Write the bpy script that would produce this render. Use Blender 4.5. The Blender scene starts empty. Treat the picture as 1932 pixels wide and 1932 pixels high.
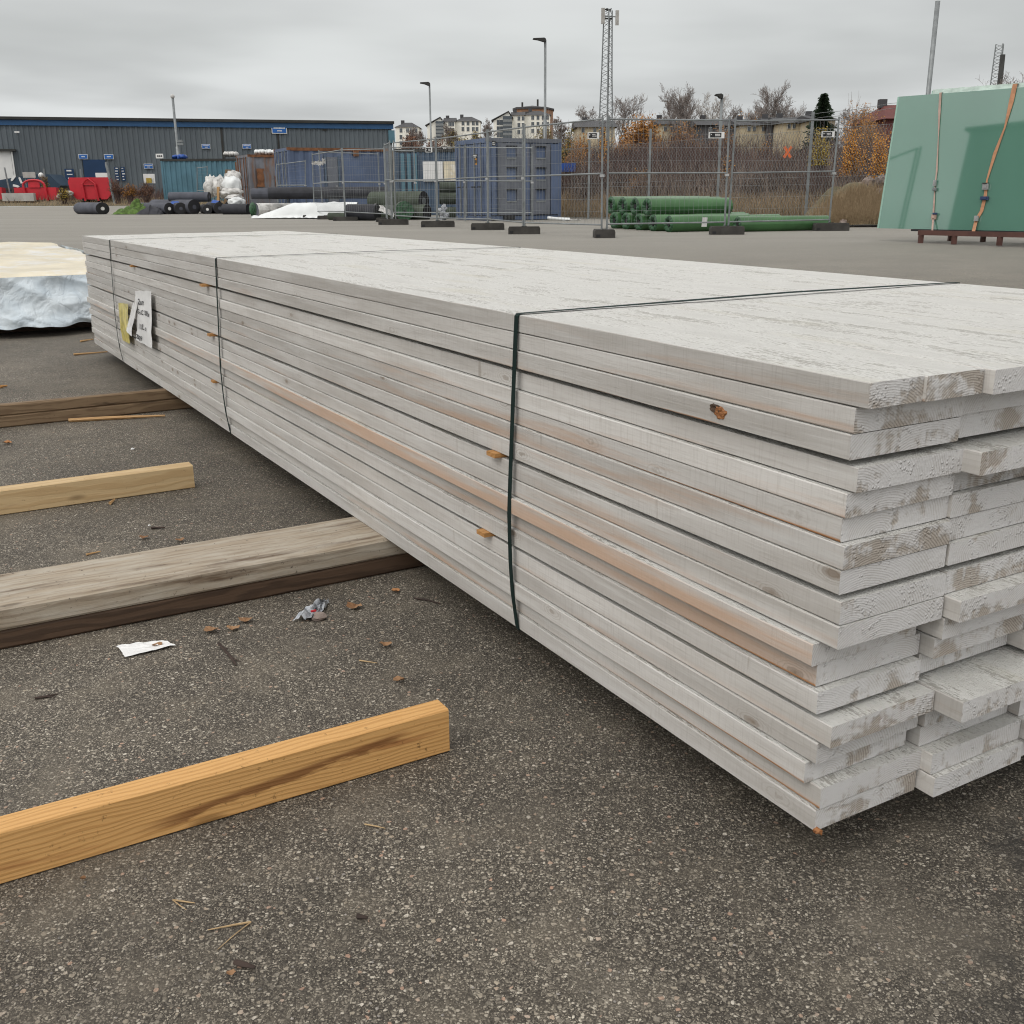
import bpy, bmesh, math, random
from mathutils import Vector as V, Matrix, noise as mnoise
R_ = math.radians
sc = bpy.context.scene
COL = sc.collection
random.seed(11)

# ------------------------------------------------------------------ camera
CZ = 1.0645
FPX = 4131.92 / 4096
PITCH, ROLL = R_(17.1059), R_(-0.3828)
cd = bpy.data.cameras.new("camera"); cam = bpy.data.objects.new("camera", cd); COL.objects.link(cam)
cd.sensor_fit = 'HORIZONTAL'; cd.sensor_width = 36; cd.lens = 36 * FPX; cd.clip_end = 3000; cd.clip_start = .05
Fv = V((0, math.cos(PITCH), -math.sin(PITCH))); Rv = V((1, 0, 0)); Uv = Rv.cross(Fv)
Rv, Uv = Rv * math.cos(ROLL) + Uv * math.sin(ROLL), -Rv * math.sin(ROLL) + Uv * math.cos(ROLL)
m = Matrix((Rv, Uv, -Fv)).transposed().to_4x4(); m.translation = V((0, 0, CZ)); cam.matrix_world = m
sc.camera = cam

# surveying helpers: a bearing read off the photograph (1932 px wide) put at its real distance
GZ = [(-60, 0), (6.5, 0), (18, .22), (40, .25), (50, .31), (60, .56), (66, .81), (75, .9), (3000, .9)]
def gz(y):
    for (a, za), (b, zb) in zip(GZ, GZ[1:]):
        if a <= y <= b: return za + (zb - za) * (y - a) / (b - a)
    return 0
def ray(x, y): return Fv + Rv * ((x - 966) / (1932 * FPX)) - Uv * ((y - 966) / (1932 * FPX))
def W(x, y, Y):
    d = ray(x, y); return V((0, 0, CZ)) + d * (Y / d.y)
def G(x, y):
    d = ray(x, y); lo, hi = .5, 400
    for _ in range(50):
        md = (lo + hi) / 2
        if CZ + d.z / d.y * md > gz(md): lo = md
        else: hi = md
    p = V((0, 0, CZ)) + d * (lo / d.y); p.z = gz(p.y); return p
def B(x, Y, y=330):      # point on the ground at distance Y
    p = W(x, y, Y); return V((p.x, Y, gz(Y)))

# ------------------------------------------------------------------ object helpers
def tag(o, label=None, cat=None, group=None, kind=None):
    if label: o['label'] = label
    if cat: o['category'] = cat
    if group: o['group'] = group
    if kind: o['kind'] = kind
    return o
def empty(name, loc=(0, 0, 0), rz=0, label=None, cat=None, group=None):
    o = bpy.data.objects.new(name, None); COL.objects.link(o); o.location = loc; o.rotation_euler = (0, 0, rz)
    o.empty_display_size = .1
    return tag(o, label, cat, group)
def dup(o, parent=None):
    c = o.copy(); COL.objects.link(c)
    if parent: c.parent = parent
    for ch in list(o.children): dup(ch, c)
    return c

class MB:
    def __init__(s): s.v = []; s.f = []; s.m = []; s.mi = 0; s.sm = []; s.smooth = False
    def add(s, vs, fs):
        k = len(s.v); s.v += [tuple(q) for q in vs]
        for f in fs: s.f.append([k + i for i in f]); s.m.append(s.mi); s.sm.append(s.smooth)
        return s
    def obox(s, c, ax, ay, az):     # centre and three half axes
        c, ax, ay, az = V(c), V(ax), V(ay), V(az)
        p = [c + ax * i + ay * j + az * k for k in (-1, 1) for j in (-1, 1) for i in (-1, 1)]
        return s.add(p, [(0, 2, 3, 1), (4, 5, 7, 6), (0, 1, 5, 4), (2, 6, 7, 3), (0, 4, 6, 2), (1, 3, 7, 5)])
    def box(s, c, d, rz=0):
        a = V((math.cos(rz), math.sin(rz), 0)); b = V((-math.sin(rz), math.cos(rz), 0))
        return s.obox(c, a * d[0] / 2, b * d[1] / 2, V((0, 0, d[2] / 2)))
    def tube(s, pts, r, n=6, caps=True):
        pts = [V(p) for p in pts]; rs = r if isinstance(r, (list, tuple)) else [r] * len(pts)
        vs = []; up = None
        for i, p in enumerate(pts):
            t = (pts[min(i + 1, len(pts) - 1)] - pts[max(i - 1, 0)])
            t = t.normalized() if t.length > 1e-9 else V((0, 0, 1))
            if up is None or abs(up.dot(t)) > .95:
                up = V((0, 0, 1)) if abs(t.z) < .9 else V((1, 0, 0))
            a = t.cross(up).normalized(); b = a.cross(t)
            up = b
            for k in range(n):
                an = 2 * math.pi * k / n
                vs.append(p + (a * math.cos(an) + b * math.sin(an)) * rs[i])
        fs = []
        for i in range(len(pts) - 1):
            for k in range(n):
                fs.append((i * n + k, i * n + (k + 1) % n, (i + 1) * n + (k + 1) % n, (i + 1) * n + k))
        if caps:
            fs.append(tuple(range(n))[::-1]); fs.append(tuple((len(pts) - 1) * n + k for k in range(n)))
        return s.add(vs, fs)
    def poly(s, pts): return s.add(pts, [tuple(range(len(pts)))])
    def prism(s, pts, off):          # polygon swept by a vector
        pts = [V(p) for p in pts]; off = V(off); n = len(pts)
        return s.add(pts + [p + off for p in pts],
                     [tuple(range(n))[::-1], tuple(range(n, 2 * n))] + [(i, (i + 1) % n, n + (i + 1) % n, n + i) for i in range(n)])
    def grid(s, fn, nu, nv):
        vs = [fn(i / nu, j / nv) for j in range(nv + 1) for i in range(nu + 1)]
        fs = [(j * (nu + 1) + i, j * (nu + 1) + i + 1, (j + 1) * (nu + 1) + i + 1, (j + 1) * (nu + 1) + i) for j in range(nv) for i in range(nu)]
        return s.add(vs, fs)
    def blob(s, c, r, seed=0, amp=.25, n=2, freq=1.5):
        bm = bmesh.new(); bmesh.ops.create_icosphere(bm, subdivisions=n, radius=1)
        r = V(r) if not isinstance(r, (int, float)) else V((r, r, r))
        vs = []
        for q in bm.verts:
            d = 1 + amp * mnoise.noise(q.co * freq + V((seed * 7.3, seed * 3.1, 0)))
            vs.append(V(c) + V((q.co.x * r.x, q.co.y * r.y, q.co.z * r.z)) * d)
        fs = [tuple(q.index for q in f.verts) for f in bm.faces]; bm.free()
        return s.add(vs, fs)
    def build(s, name, mats, parent=None, origin=None, normals=True):
        off = V((0, 0, 0))
        if parent is not None:
            q = parent
            while q is not None: off += q.location; q = q.parent
        elif origin is not None: off = V(origin)
        me = bpy.data.meshes.new(name)
        me.from_pydata([(x - off.x, y - off.y, z - off.z) for x, y, z in s.v], [], s.f)
        for mm in (mats if isinstance(mats, (list, tuple)) else [mats]): me.materials.append(mm)
        me.polygons.foreach_set('material_index', s.m)
        me.polygons.foreach_set('use_smooth', s.sm)
        if normals:
            bm = bmesh.new(); bm.from_mesh(me); bmesh.ops.recalc_face_normals(bm, faces=bm.faces); bm.to_mesh(me); bm.free()
        me.update()
        o = bpy.data.objects.new(name, me); COL.objects.link(o)
        if parent is not None: o.parent = parent
        elif origin is not None: o.location = off
        return o

# ------------------------------------------------------------------ material helpers
class NT:
    def __init__(s, name):
        s.mat = bpy.data.materials.new(name); s.mat.use_nodes = True
        s.t = s.mat.node_tree; s.t.nodes.clear(); s.out = s.t.nodes.new('ShaderNodeOutputMaterial')
    def n(s, typ, ins=None, **kw):
        nd = s.t.nodes.new(typ)
        for k, v in kw.items(): setattr(nd, k, v)
        for k, v in (ins or {}).items(): s.set(nd.inputs[k], v)
        return nd
    def set(s, sock, v):
        if isinstance(v, bpy.types.NodeSocket): s.t.links.new(v, sock)
        else:
            if sock.type == 'RGBA' and len(v) == 3: v = (*v, 1)
            sock.default_value = v
    def math(s, op, a, b=None, clamp=False):
        nd = s.n('ShaderNodeMath', operation=op, use_clamp=clamp); s.set(nd.inputs[0], a)
        if b is not None: s.set(nd.inputs[1], b)
        return nd.outputs[0]
    def mix(s, f, a, b, blend='MIX'):
        nd = s.n('ShaderNodeMix', data_type='RGBA', blend_type=blend); s.set(nd.inputs[0], f); s.set(nd.inputs[6], a); s.set(nd.inputs[7], b)
        return nd.outputs[2]
    def step(s, v, a, b):            # smooth 0..1 between a and b
        nd = s.n('ShaderNodeMapRange', interpolation_type='SMOOTHSTEP'); s.set(nd.inputs[0], v); nd.inputs[1].default_value = a; nd.inputs[2].default_value = b
        return nd.outputs[0]
    def coord(s, kind='Object', scale=(1, 1, 1), rand=False):
        if kind == 'Position': src = s.n('ShaderNodeNewGeometry').outputs['Position']
        else: src = s.n('ShaderNodeTexCoord').outputs[kind]
        if rand:
            oi = s.n('ShaderNodeObjectInfo').outputs['Random']
            cx = s.n('ShaderNodeCombineXYZ', {0: s.math('MULTIPLY', oi, 37.), 1: s.math('MULTIPLY', oi, 91.), 2: s.math('MULTIPLY', oi, 53.)})
            src = s.n('ShaderNodeVectorMath', {0: src, 1: cx.outputs[0]}, operation='ADD').outputs[0]
        if tuple(scale) != (1, 1, 1):
            src = s.n('ShaderNodeVectorMath', {0: src, 1: scale}, operation='MULTIPLY').outputs[0]
        return src
    def noise(s, vec, scale, detail=3, rough=.55, out=0, dist=0):
        return s.n('ShaderNodeTexNoise', {'Vector': vec, 'Scale': scale, 'Detail': detail, 'Roughness': rough, 'Distortion': dist}).outputs[out]
    def vor(s, vec, scale, feature='F1'):
        return s.n('ShaderNodeTexVoronoi', {'Vector': vec, 'Scale': scale}, feature=feature)
    def bump(s, h, strength=.3, dist=.01, nrm=None):
        ins = {'Height': h, 'Strength': strength, 'Distance': dist}
        if nrm is not None: ins['Normal'] = nrm
        return s.n('ShaderNodeBump', ins).outputs[0]
    def bsdf(s, color, rough=.6, normal=None, **extra):
        ins = {'Base Color': color, 'Roughness': rough}
        if normal is not None: ins['Normal'] = normal
        for k, v in extra.items(): ins[k.replace('_', ' ')] = v
        b = s.n('ShaderNodeBsdfPrincipled', ins); s.t.links.new(b.outputs[0], s.out.inputs[0]); return s.mat

def paint(name, c, rough=.55, var=.18, scale=2., metal=0, dirt=None, dirt_amt=.5, dirt_scale=1.5, bump=0, streak=False, spec=.4):
    t = NT(name); p = t.coord('Position'); n1 = t.noise(p, scale, 4)
    dk = tuple(x * (1 - var) for x in c); lt = tuple(min(1, x * (1 + var)) for x in c)
    col = t.mix(t.step(n1, .3, .7), dk, lt)
    if dirt:
        q = t.coord('Position', (1, 1, .18)) if streak else p
        n2 = t.noise(q, dirt_scale, 6, .65)
        col = t.mix(t.step(n2, 1 - dirt_amt - .08, 1 - dirt_amt + .12), col, dirt)
    nr = t.bump(t.noise(p, scale * 12, 3), bump, .01) if bump else None
    return t.bsdf(col, rough, nr, Metallic=metal, Specular_IOR_Level=spec)

def leafmat(name, a, b, rough=.7):
    t = NT(name); p = t.coord('Position'); n = t.n('ShaderNodeTexWhiteNoise', {'Vector': t.n('ShaderNodeVectorMath', {0: p, 1: (9, 9, 9)}, operation='MULTIPLY').outputs[0]})
    n2 = t.noise(p, .8, 3); oi = t.noise(p, 14, 2)
    col = t.mix(t.step(oi, .3, .7), a, b)
    return t.bsdf(col, rough, Specular_IOR_Level=.2)

def woodmat(name, light, dark, grain=1., rough=.65, stain=None, stain_amt=.35, spots=.0, weather=None, weather_amt=.5, warpk=10., streak=False):
    t = NT(name)
    p = t.coord('Object', rand=True)
    fib = t.noise(t.coord('Object', (1.5, 55, 55), rand=True), 4 * grain, 4, .6)
    warp = t.noise(t.coord('Object', (.9, 5, 5), rand=True), 3, 3)
    sep = t.n('ShaderNodeSeparateXYZ', {0: p})
    ring = t.math('ADD', t.math('MULTIPLY', sep.outputs[1], 62 * grain), t.math('MULTIPLY', sep.outputs[2], 90 * grain))
    ring = t.math('ADD', ring, t.math('MULTIPLY', warp, warpk * grain ** .5))
    ring = t.math('SINE', t.math('MULTIPLY', ring, 2.4))
    ring = t.step(ring, -.4, 1.)
    f = t.math('ADD', t.math('MULTIPLY', ring, .45), t.math('MULTIPLY', fib, .6), clamp=True)
    col = t.mix(f, light, dark)
    if stain:
        sn = t.noise(t.coord('Object', (1.1, 9, 9), rand=True), 2.2, 4, .6)
        col = t.mix(t.step(sn, 1 - stain_amt - .02, 1 - stain_amt + .10), col, stain)
    if weather:
        wn = t.noise(t.coord('Object', (1.6, 7, 7), rand=True), 3.5, 5, .65)
        col = t.mix(t.step(wn, 1 - weather_amt - .22, 1 - weather_amt + .26), col, weather)
    if streak:       # one dark resin stain running down the side
        so_ = t.n('ShaderNodeSeparateXYZ', {0: t.coord('Object')}); nz = t.math('SUBTRACT', t.noise(t.coord('Object', (5, 30, 30)), 2., 4, .6), .5)
        dv = t.math('ABSOLUTE', t.math('ADD', t.math('SUBTRACT', so_.outputs[2], t.math('ADD', t.math('MULTIPLY', so_.outputs[0], .085), .074)), t.math('MULTIPLY', nz, .03)))
        wd_ = t.math('ADD', t.math('MULTIPLY', nz, .03), .007)
        sm_ = t.math('MULTIPLY', t.step(t.math('SUBTRACT', dv, wd_), .006, -.004), t.math('MULTIPLY', t.step(so_.outputs[0], -.62, -.5), t.step(so_.outputs[0], -.07, -.14)))
        col = t.mix(t.math('MULTIPLY', sm_, .8), col, (.16, .06, .018))
    if spots:
        sp = t.noise(p, 60, 4, .7)
        col = t.mix(t.math('MULTIPLY', t.step(sp, .62, .72), spots), col, tuple(x * .3 for x in dark))
    kn = t.vor(t.coord('Object', (2.2, 7, 7), rand=True), 1.3)
    col = t.mix(t.math('MULTIPLY', t.step(kn.outputs['Distance'], .13, .04), .7), col, tuple(x * .45 for x in dark))
    nr = t.bump(f, .25, .004)
    return t.bsdf(col, rough, nr, Specular_IOR_Level=.3)

M = {}
# --- asphalt
def asphalt():
    t = NT('asphalt'); p = t.coord('Position')
    big = t.noise(p, .7, 4, .6); mid = t.noise(p, 6, 4, .6)
    dstn = t.n('ShaderNodeVectorMath', {0: t.noise(p, 110, 2, out=1), 1: (.008, .008, .008)}, operation='MULTIPLY').outputs[0]
    pw = t.n('ShaderNodeVectorMath', {0: p, 1: dstn}, operation='ADD').outputs[0]
    v1 = t.vor(pw, 92); v2 = t.vor(pw, 195); v3 = t.vor(pw, 420)
    def ramp(f, stops):
        r = t.n('ShaderNodeValToRGB', {0: f}); cr = r.color_ramp
        cr.elements[0].position, cr.elements[0].color = stops[0][0], (*stops[0][1], 1); cr.elements[1].position, cr.elements[1].color = stops[-1][0], (*stops[-1][1], 1)
        for pos, c in stops[1:-1]:
            e = cr.elements.new(pos); e.color = (*c, 1)
        return r.outputs[0]
    def cells(v, stops, g0, g1, gap):
        sc_ = t.n('ShaderNodeSeparateColor', {0: v.outputs['Color']})
        c = ramp(sc_.outputs[1], stops)
        return t.mix(t.step(v.outputs['Distance'], g0, g1), c, gap), sc_
    pit = (.027, .0235, .0195)
    c3, s3 = cells(v3, [(0, (.030, .026, .022)), (.5, (.075, .067, .056)), (.8, (.16, .146, .122)), (1, (.30, .28, .24))], .42, .68, pit)
    c2, s2 = cells(v2, [(0, (.045, .040, .034)), (.40, (.10, .090, .076)), (.70, (.20, .183, .155)), (.88, (.285, .265, .23)), (1, (.40, .38, .335))], .36, .58, pit)
    c1, s1 = cells(v1, [(0, (.085, .077, .066)), (.45, (.19, .175, .15)), (.70, (.27, .24, .195)), (.84, (.30, .20, .155)), (.93, (.32, .30, .262)), (1, (.44, .42, .385))], .30, .40, pit)
    col = t.mix(t.math('MULTIPLY', t.step(s2.outputs[0], .30, .34), t.step(v2.outputs['Distance'], .62, .46)), c3, c2)
    col = t.mix(t.math('MULTIPLY', t.step(s1.outputs[0], .74, .78), t.step(v1.outputs['Distance'], .42, .34)), col, c1)
    # dust, tyre polish, painted far sheen and an oily drip of its own shape
    col = t.mix(t.math('MULTIPLY', t.step(mid, .46, .74), .30), col, (.17, .15, .12))
    col = t.mix(t.math('MULTIPLY', t.step(big, .5, .75), .32), col, (.06, .055, .047))
    patch = t.step(t.noise(p, 1.3, 5, .62), .40, .66)
    col = t.mix(t.math('MULTIPLY', t.step(t.noise(p, 2.4, 5, .65), .50, .68), .38), col, (.135, .122, .102))
    col = t.mix(patch, t.mix(1., col, (1.20, 1.15, 1.08), 'MULTIPLY'), t.mix(1., col, (1.62, 1.56, 1.47), 'MULTIPLY'))
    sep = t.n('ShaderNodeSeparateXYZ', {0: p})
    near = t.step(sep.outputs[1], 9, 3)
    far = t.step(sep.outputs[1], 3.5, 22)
    col = t.mix(t.math('MULTIPLY', far, .9), col, t.mix(t.noise(t.coord('Position', (.25, 1.2, 1)), .5, 5, .6), (.20, .188, .165), (.32, .305, .27)))  # grazing sheen of the asphalt put into its colour, paler with distance
    dx = t.math('ADD', t.math('SUBTRACT', sep.outputs[0], t.math('MULTIPLY', sep.outputs[1], .62)), .03)
    dx = t.math('ADD', dx, t.math('MULTIPLY', t.math('SUBTRACT', t.noise(p, 4, 4), .5), .35))
    oil = t.math('MULTIPLY', t.step(t.math('ABSOLUTE', dx), .17, .02), t.math('MULTIPLY', t.step(sep.outputs[0], .45, .8), t.step(t.noise(p, 11, 4), .42, .6)))
    col = t.mix(t.math('MULTIPLY', t.math('MULTIPLY', oil, near), .65), col, (.024, .022, .02))
    h = t.math('ADD', t.math('MULTIPLY', t.step(v2.outputs['Distance'], .7, .2), .6), t.math('MULTIPLY', t.noise(p, 170, 4, .7), 1.0))
    nr = t.bump(h, .7, .004)
    return t.bsdf(col, .75, nr, Specular_IOR_Level=.45)
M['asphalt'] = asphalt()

# --- primed boards: sawn face, planed edge, dipped end
def knots(t, sc=(1.1, 5, 5)):
    kv = t.vor(t.coord('Object', sc, rand=True), 1.5)
    return kv
def board_face():
    t = NT('primed_board_face')
    s1 = t.noise(t.coord('Object', (13, 70, 70), rand=True), 3.2, 5, .72)
    s2 = t.noise(t.coord('Object', (1.6, 8, 8), rand=True), 1.8, 5, .66)
    s3 = t.noise(t.coord('Object', (40, 130, 130), rand=True), 3, 3, .6)
    col = t.mix(t.step(s2, .3, .7), (.63, .622, .592), (.77, .765, .735))
    dens = t.math('ADD', t.math('MULTIPLY', s1, .65), t.math('MULTIPLY', s3, .45))
    bare = t.step(t.math('ADD', dens, t.math('MULTIPLY', t.math('SUBTRACT', s2, .5), .8)), .575, .69)
    col = t.mix(t.math('MULTIPLY', bare, .66), col, (.25, .23, .195))
    col = t.mix(t.math('MULTIPLY', t.step(t.noise(t.coord('Object', (.8, 4, 4), rand=True), 2.5, 3), .55, .75), .35), col, (.58, .55, .44))
    nr = t.bump(t.math('ADD', t.math('MULTIPLY', s1, .8), s3), 1., .006)
    return t.bsdf(col, .7, nr, Specular_IOR_Level=.3)
def board_edge():
    t = NT('primed_board_edge')
    oi = t.n('ShaderNodeObjectInfo'); wc = t.n('ShaderNodeSeparateColor', {0: oi.outputs['Color']})
    s2 = t.noise(t.coord('Object', (.9, 6, 9), rand=True), 1.7, 4, .6)
    fib = t.noise(t.coord('Object', (3, 90, 90), rand=True), 3, 4, .65)
    saw = t.noise(t.coord('Object', (240, 6, 10), rand=True), 1.3, 3, .6)
    col = t.mix(t.step(s2, .3, .72), (.50, .48, .455), (.67, .655, .635))
    col = t.mix(t.math('MULTIPLY', t.step(fib, .45, .75), .38), col, (.36, .33, .295))
    col = t.mix(t.math('MULTIPLY', t.step(saw, .48, .72), .25), col, (.34, .315, .29))
    lt = t.step(t.noise(t.coord('Object', (1.6, 30, 30), rand=True), 1.4, 4, .6), .50, .70)
    col = t.mix(t.math('MULTIPLY', lt, .55), col, (.70, .695, .68))
    # thin priming, the red-brown wood shows through (amount per board)
    th = t.math('ADD', t.math('MULTIPLY', t.math('SUBTRACT', t.noise(t.coord('Object', (.7, 7, 14), rand=True), 1.3, 5, .66), .5), 2.4), wc.outputs[0])
    spz = t.n('ShaderNodeSeparateXYZ', {0: t.coord('Object')}).outputs[2]
    spx = t.n('ShaderNodeSeparateXYZ', {0: t.coord('Object')}).outputs[0]
    th = t.math('ADD', th, t.math('MULTIPLY', t.step(spz, .034, .004), .26))
    th = t.math('SUBTRACT', th, t.math('MULTIPLY', t.step(spx, 1.2, 5.), .30))
    col = t.mix(t.math('MULTIPLY', t.step(th, .52, 1.15), .72), col, (.53, .335, .215))
    # knots, cross-grain smears and pencil-grey cracks
    kv = knots(t, (6., .01, 15)); kd = t.math('ADD', kv.outputs['Distance'], t.math('MULTIPLY', t.math('SUBTRACT', t.noise(t.coord('Object', (60, 60, 60)), 1.5, 3), .5), .12))
    kc = t.n('ShaderNodeSeparateColor', {0: kv.outputs['Color']})
    km = t.math('MULTIPLY', t.step(kd, .24, .10), t.step(kc.outputs[0], .885, .89))
    rg = t.step(t.math('SINE', t.math('MULTIPLY', kd, 75.)), 0, 1)
    rings = t.math('MULTIPLY', t.math('MULTIPLY', t.step(kd, .60, .15), rg), t.step(kc.outputs[0], .84, .86))
    col = t.mix(t.math('MULTIPLY', rings, .40), col, (.27, .225, .18))
    col = t.mix(t.math('MULTIPLY', km, .7), col, (.20, .145, .10))
    sm = t.step(t.noise(t.coord('Object', (26, 1.5, 3), rand=True), 1.2, 3, .6), .68, .78)
    col = t.mix(t.math('MULTIPLY', sm, .5), col, (.27, .225, .18))
    ck = t.step(t.noise(t.coord('Object', (2.2, 260, 260), rand=True), 1.6, 3, .6), .72, .78)
    col = t.mix(t.math('MULTIPLY', ck, .55), col, (.22, .18, .15))
    tone = t.math('ADD', t.math('MULTIPLY', oi.outputs['Random'], .30), .76)
    col = t.mix(1., col, t.n('ShaderNodeCombineColor', {0: tone, 1: t.math('MULTIPLY', tone, .995), 2: t.math('MULTIPLY', tone, .985)}).outputs[0], 'MULTIPLY')
    # raw arris along the lower edge of some boards
    sp = t.n('ShaderNodeSeparateXYZ', {0: t.coord('Object')})
    arr = t.math('MULTIPLY', t.step(sp.outputs[2], .0055, .0025), t.step(t.math('ADD', t.noise(t.coord('Object', (1.2, .1, .1), rand=True), 1.5, 4), t.math('MULTIPLY', wc.outputs[1], .34)), .66, .74))
    col = t.mix(arr, col, (.36, .17, .07))
    nr = t.bump(t.math('ADD', t.math('MULTIPLY', fib, .6), t.math('MULTIPLY', saw, .5)), .35, .003)
    return t.bsdf(col, .6, nr, Specular_IOR_Level=.35)
def board_end():
    t = NT('dipped_board_end')
    p = t.coord('Object', rand=True); sp = t.n('ShaderNodeSeparateXYZ', {0: t.coord('Object')})
    oi = t.n('ShaderNodeObjectInfo').outputs['Random']
    # growth rings about a pith outside the board
    cy = t.math('ADD', t.math('MULTIPLY', t.math('FRACT', t.math('MULTIPLY', oi, 17.3)), .30), -.27)
    cz = t.math('ADD', t.math('MULTIPLY', t.math('FRACT', t.math('MULTIPLY', oi, 41.7)), .09), -.075)
    dy = t.math('SUBTRACT', sp.outputs[1], cy); dz = t.math('SUBTRACT', sp.outputs[2], cz)
    r = t.math('SQRT', t.math('ADD', t.math('MULTIPLY', dy, dy), t.math('MULTIPLY', t.math('MULTIPLY', dz, dz), 1.8)))
    r = t.math('ADD', r, t.math('MULTIPLY', t.noise(p, 18, 3), .012))
    ring = t.step(t.math('SINE', t.math('MULTIPLY', r, 1250.)), -.2, .9)
    wood = t.mix(ring, (.38, .325, .265), (.205, .165, .125))
    n1 = t.noise(t.coord('Object', (1, 1, 1.5), rand=True), 13, 4, .6); drip = t.noise(t.coord('Object', (1, 90, 10), rand=True), 1.1, 3, .55)
    cov = t.math('ADD', t.math('MULTIPLY', n1, .85), t.math('MULTIPLY', drip, .2))
    cov = t.math('ADD', cov, t.math('MULTIPLY', t.math('SUBTRACT', t.math('FRACT', t.math('MULTIPLY', oi, 7.7)), .5), .13))
    cov = t.math('ADD', cov, t.math('MULTIPLY', t.math('SUBTRACT', .018, sp.outputs[2]), 1.6))
    bare = t.step(cov, .545, .66)
    thin = t.step(t.noise(p, 16, 3), .42, .60)
    white = t.mix(t.math('MULTIPLY', t.math('MULTIPLY', ring, thin), .38), (.61, .60, .595), (.36, .325, .285))
    lump = t.vor(p, 150); lm = t.math('MULTIPLY', t.step(lump.outputs['Distance'], .45, .1), t.step(t.noise(p, 25, 2), .50, .6))
    col = t.mix(t.math('MULTIPLY', bare, .78), white, wood)
    col = t.mix(t.math('MULTIPLY', t.step(t.noise(p, 240, 3), .70, .76), .2), col, (.34, .31, .28))
    sawm = t.noise(t.coord('Object', (1, 40, 300), rand=True), 1.5, 3, .6)
    col = t.mix(t.math('MULTIPLY', t.step(sawm, .5, .75), .22), col, (.40, .375, .345))
    h = t.math('ADD', t.math('MULTIPLY', lm, .55), t.math('ADD', t.math('MULTIPLY', t.math('SUBTRACT', 1., bare), .5), t.math('ADD', t.math('MULTIPLY', t.noise(p, 140, 4), .5), t.math('MULTIPLY', ring, .08))))
    nr = t.bump(h, .8, .004)
    return t.bsdf(col, .5, nr, Specular_IOR_Level=.4)
M['bface'], M['bedge'], M['bend'] = board_face(), board_edge(), board_end()

M['strap'] = paint('green_plastic_strap', (.012, .024, .022), .75, .1, 20, spec=.12)
M['rawwood'] = woodmat('raw_spruce_lath', (.50, .27, .10), (.36, .17, .055), 2.)
M['splinter'] = woodmat('splintered_wood', (.55, .36, .18), (.34, .18, .07), 3.)
M['orangewood'] = woodmat('torn_orange_wood', (.40, .18, .07), (.16, .06, .022), 6.)
M['yellowtimber'] = woodmat('yellow_sawn_timber', (.70, .41, .158), (.46, .235, .075), 3.2, .6, stain=(.40, .19, .065), stain_amt=.40, spots=.7, warpk=7., streak=True)
M['paletimber'] = woodmat('pale_planed_timber', (.60, .45, .255), (.46, .31, .155), .8, .6, stain=(.40, .27, .15), stain_amt=.36, spots=.4)
M['greytimber'] = woodmat('weathered_timber', (.40, .335, .255), (.22, .17, .12), 1.6, .75, stain=(.12, .08, .05), stain_amt=.42, spots=1., weather=(.45, .41, .345), weather_amt=.46, warpk=8.)
M['darktimber'] = woodmat('dark_wet_timber', (.11, .068, .043), (.042, .026, .017), 1., .7)
M['browntimber'] = woodmat('brown_aged_timber', (.25, .175, .105), (.13, .083, .048), 1., .7, stain=(.06, .038, .022), stain_amt=.36, spots=.5)
M['paper'] = paint('white_paper', (.74, .74, .735), .6, .05, 9, bump=.2)
M['yellowfilm'] = paint('yellow_label_film', (.55, .46, .12), .35, .3, 22)
M['ink'] = paint('black_ink', (.03, .03, .035), .6, .1)
def tarpmat():
    t = NT('pale_blue_woven_tarpaulin'); p = t.coord('Position')
    def ridge(sc_): return t.math('ABSOLUTE', t.math('SUBTRACT', t.noise(t.coord('Position', (1, 1, .8)), sc_, 3, .55, dist=.5), .5))
    h = t.math('ADD', t.math('MULTIPLY', ridge(2.6), 1.2), t.math('MULTIPLY', ridge(7.), .5))
    col = t.mix(t.step(t.noise(p, 5, 4), .35, .65), (.53, .60, .655), (.63, .69, .73))
    return t.bsdf(col, .55, t.bump(h, .6, .12), Specular_IOR_Level=.3)
M['tarp'] = tarpmat()
M['cream'] = paint('cream_plastic_film', (.68, .61, .46), .38, .12, 2.2, dirt=(.74, .73, .70), dirt_amt=.45, dirt_scale=2.4)
M['whitefilm'] = paint('white_plastic_film', (.70, .72, .72), .4, .06, 2)
M['dirtyfilm'] = paint('dirty_white_film', (.58, .57, .55), .5, .25, 3, dirt=(.17, .16, .15), dirt_amt=.40, dirt_scale=3.5)
M['galv'] = paint('galvanised_steel', (.22, .235, .24), .45, .16, 5, metal=.35)
M['foot'] = paint('dark_rubber_concrete', (.05, .047, .043), .85, .25, 5, bump=.4)
M['teal'] = paint('teal_container_paint', (.075, .165, .215), .55, .15, 1, dirt=(.13, .10, .075), dirt_amt=.27, streak=True, dirt_scale=1.2)
M['blue'] = paint('faded_blue_container_paint', (.092, .125, .205), .55, .16, 1, dirt=(.15, .13, .115), dirt_amt=.33, streak=True, dirt_scale=1.3)
M['bluegrey'] = paint('grey_overpainted_container_steel', (.125, .135, .16), .6, .15, 2, dirt=(.10, .075, .06), dirt_amt=.3, streak=True)
M['blue3'] = paint('dark_blue_container_paint', (.065, .10, .15), .55, .15, 1, dirt=(.09, .09, .09), dirt_amt=.3, streak=True)
M['rusty'] = paint('rusty_container_paint', (.16, .165, .185), .7, .2, 1.4, dirt=(.20, .095, .042), dirt_amt=.41, streak=True, dirt_scale=2.2)
M['rust'] = paint('bare_rust', (.17, .075, .035), .85, .35, 4)
M['black'] = paint('black_plastic', (.014, .014, .016), .55, .3, 4)
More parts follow.
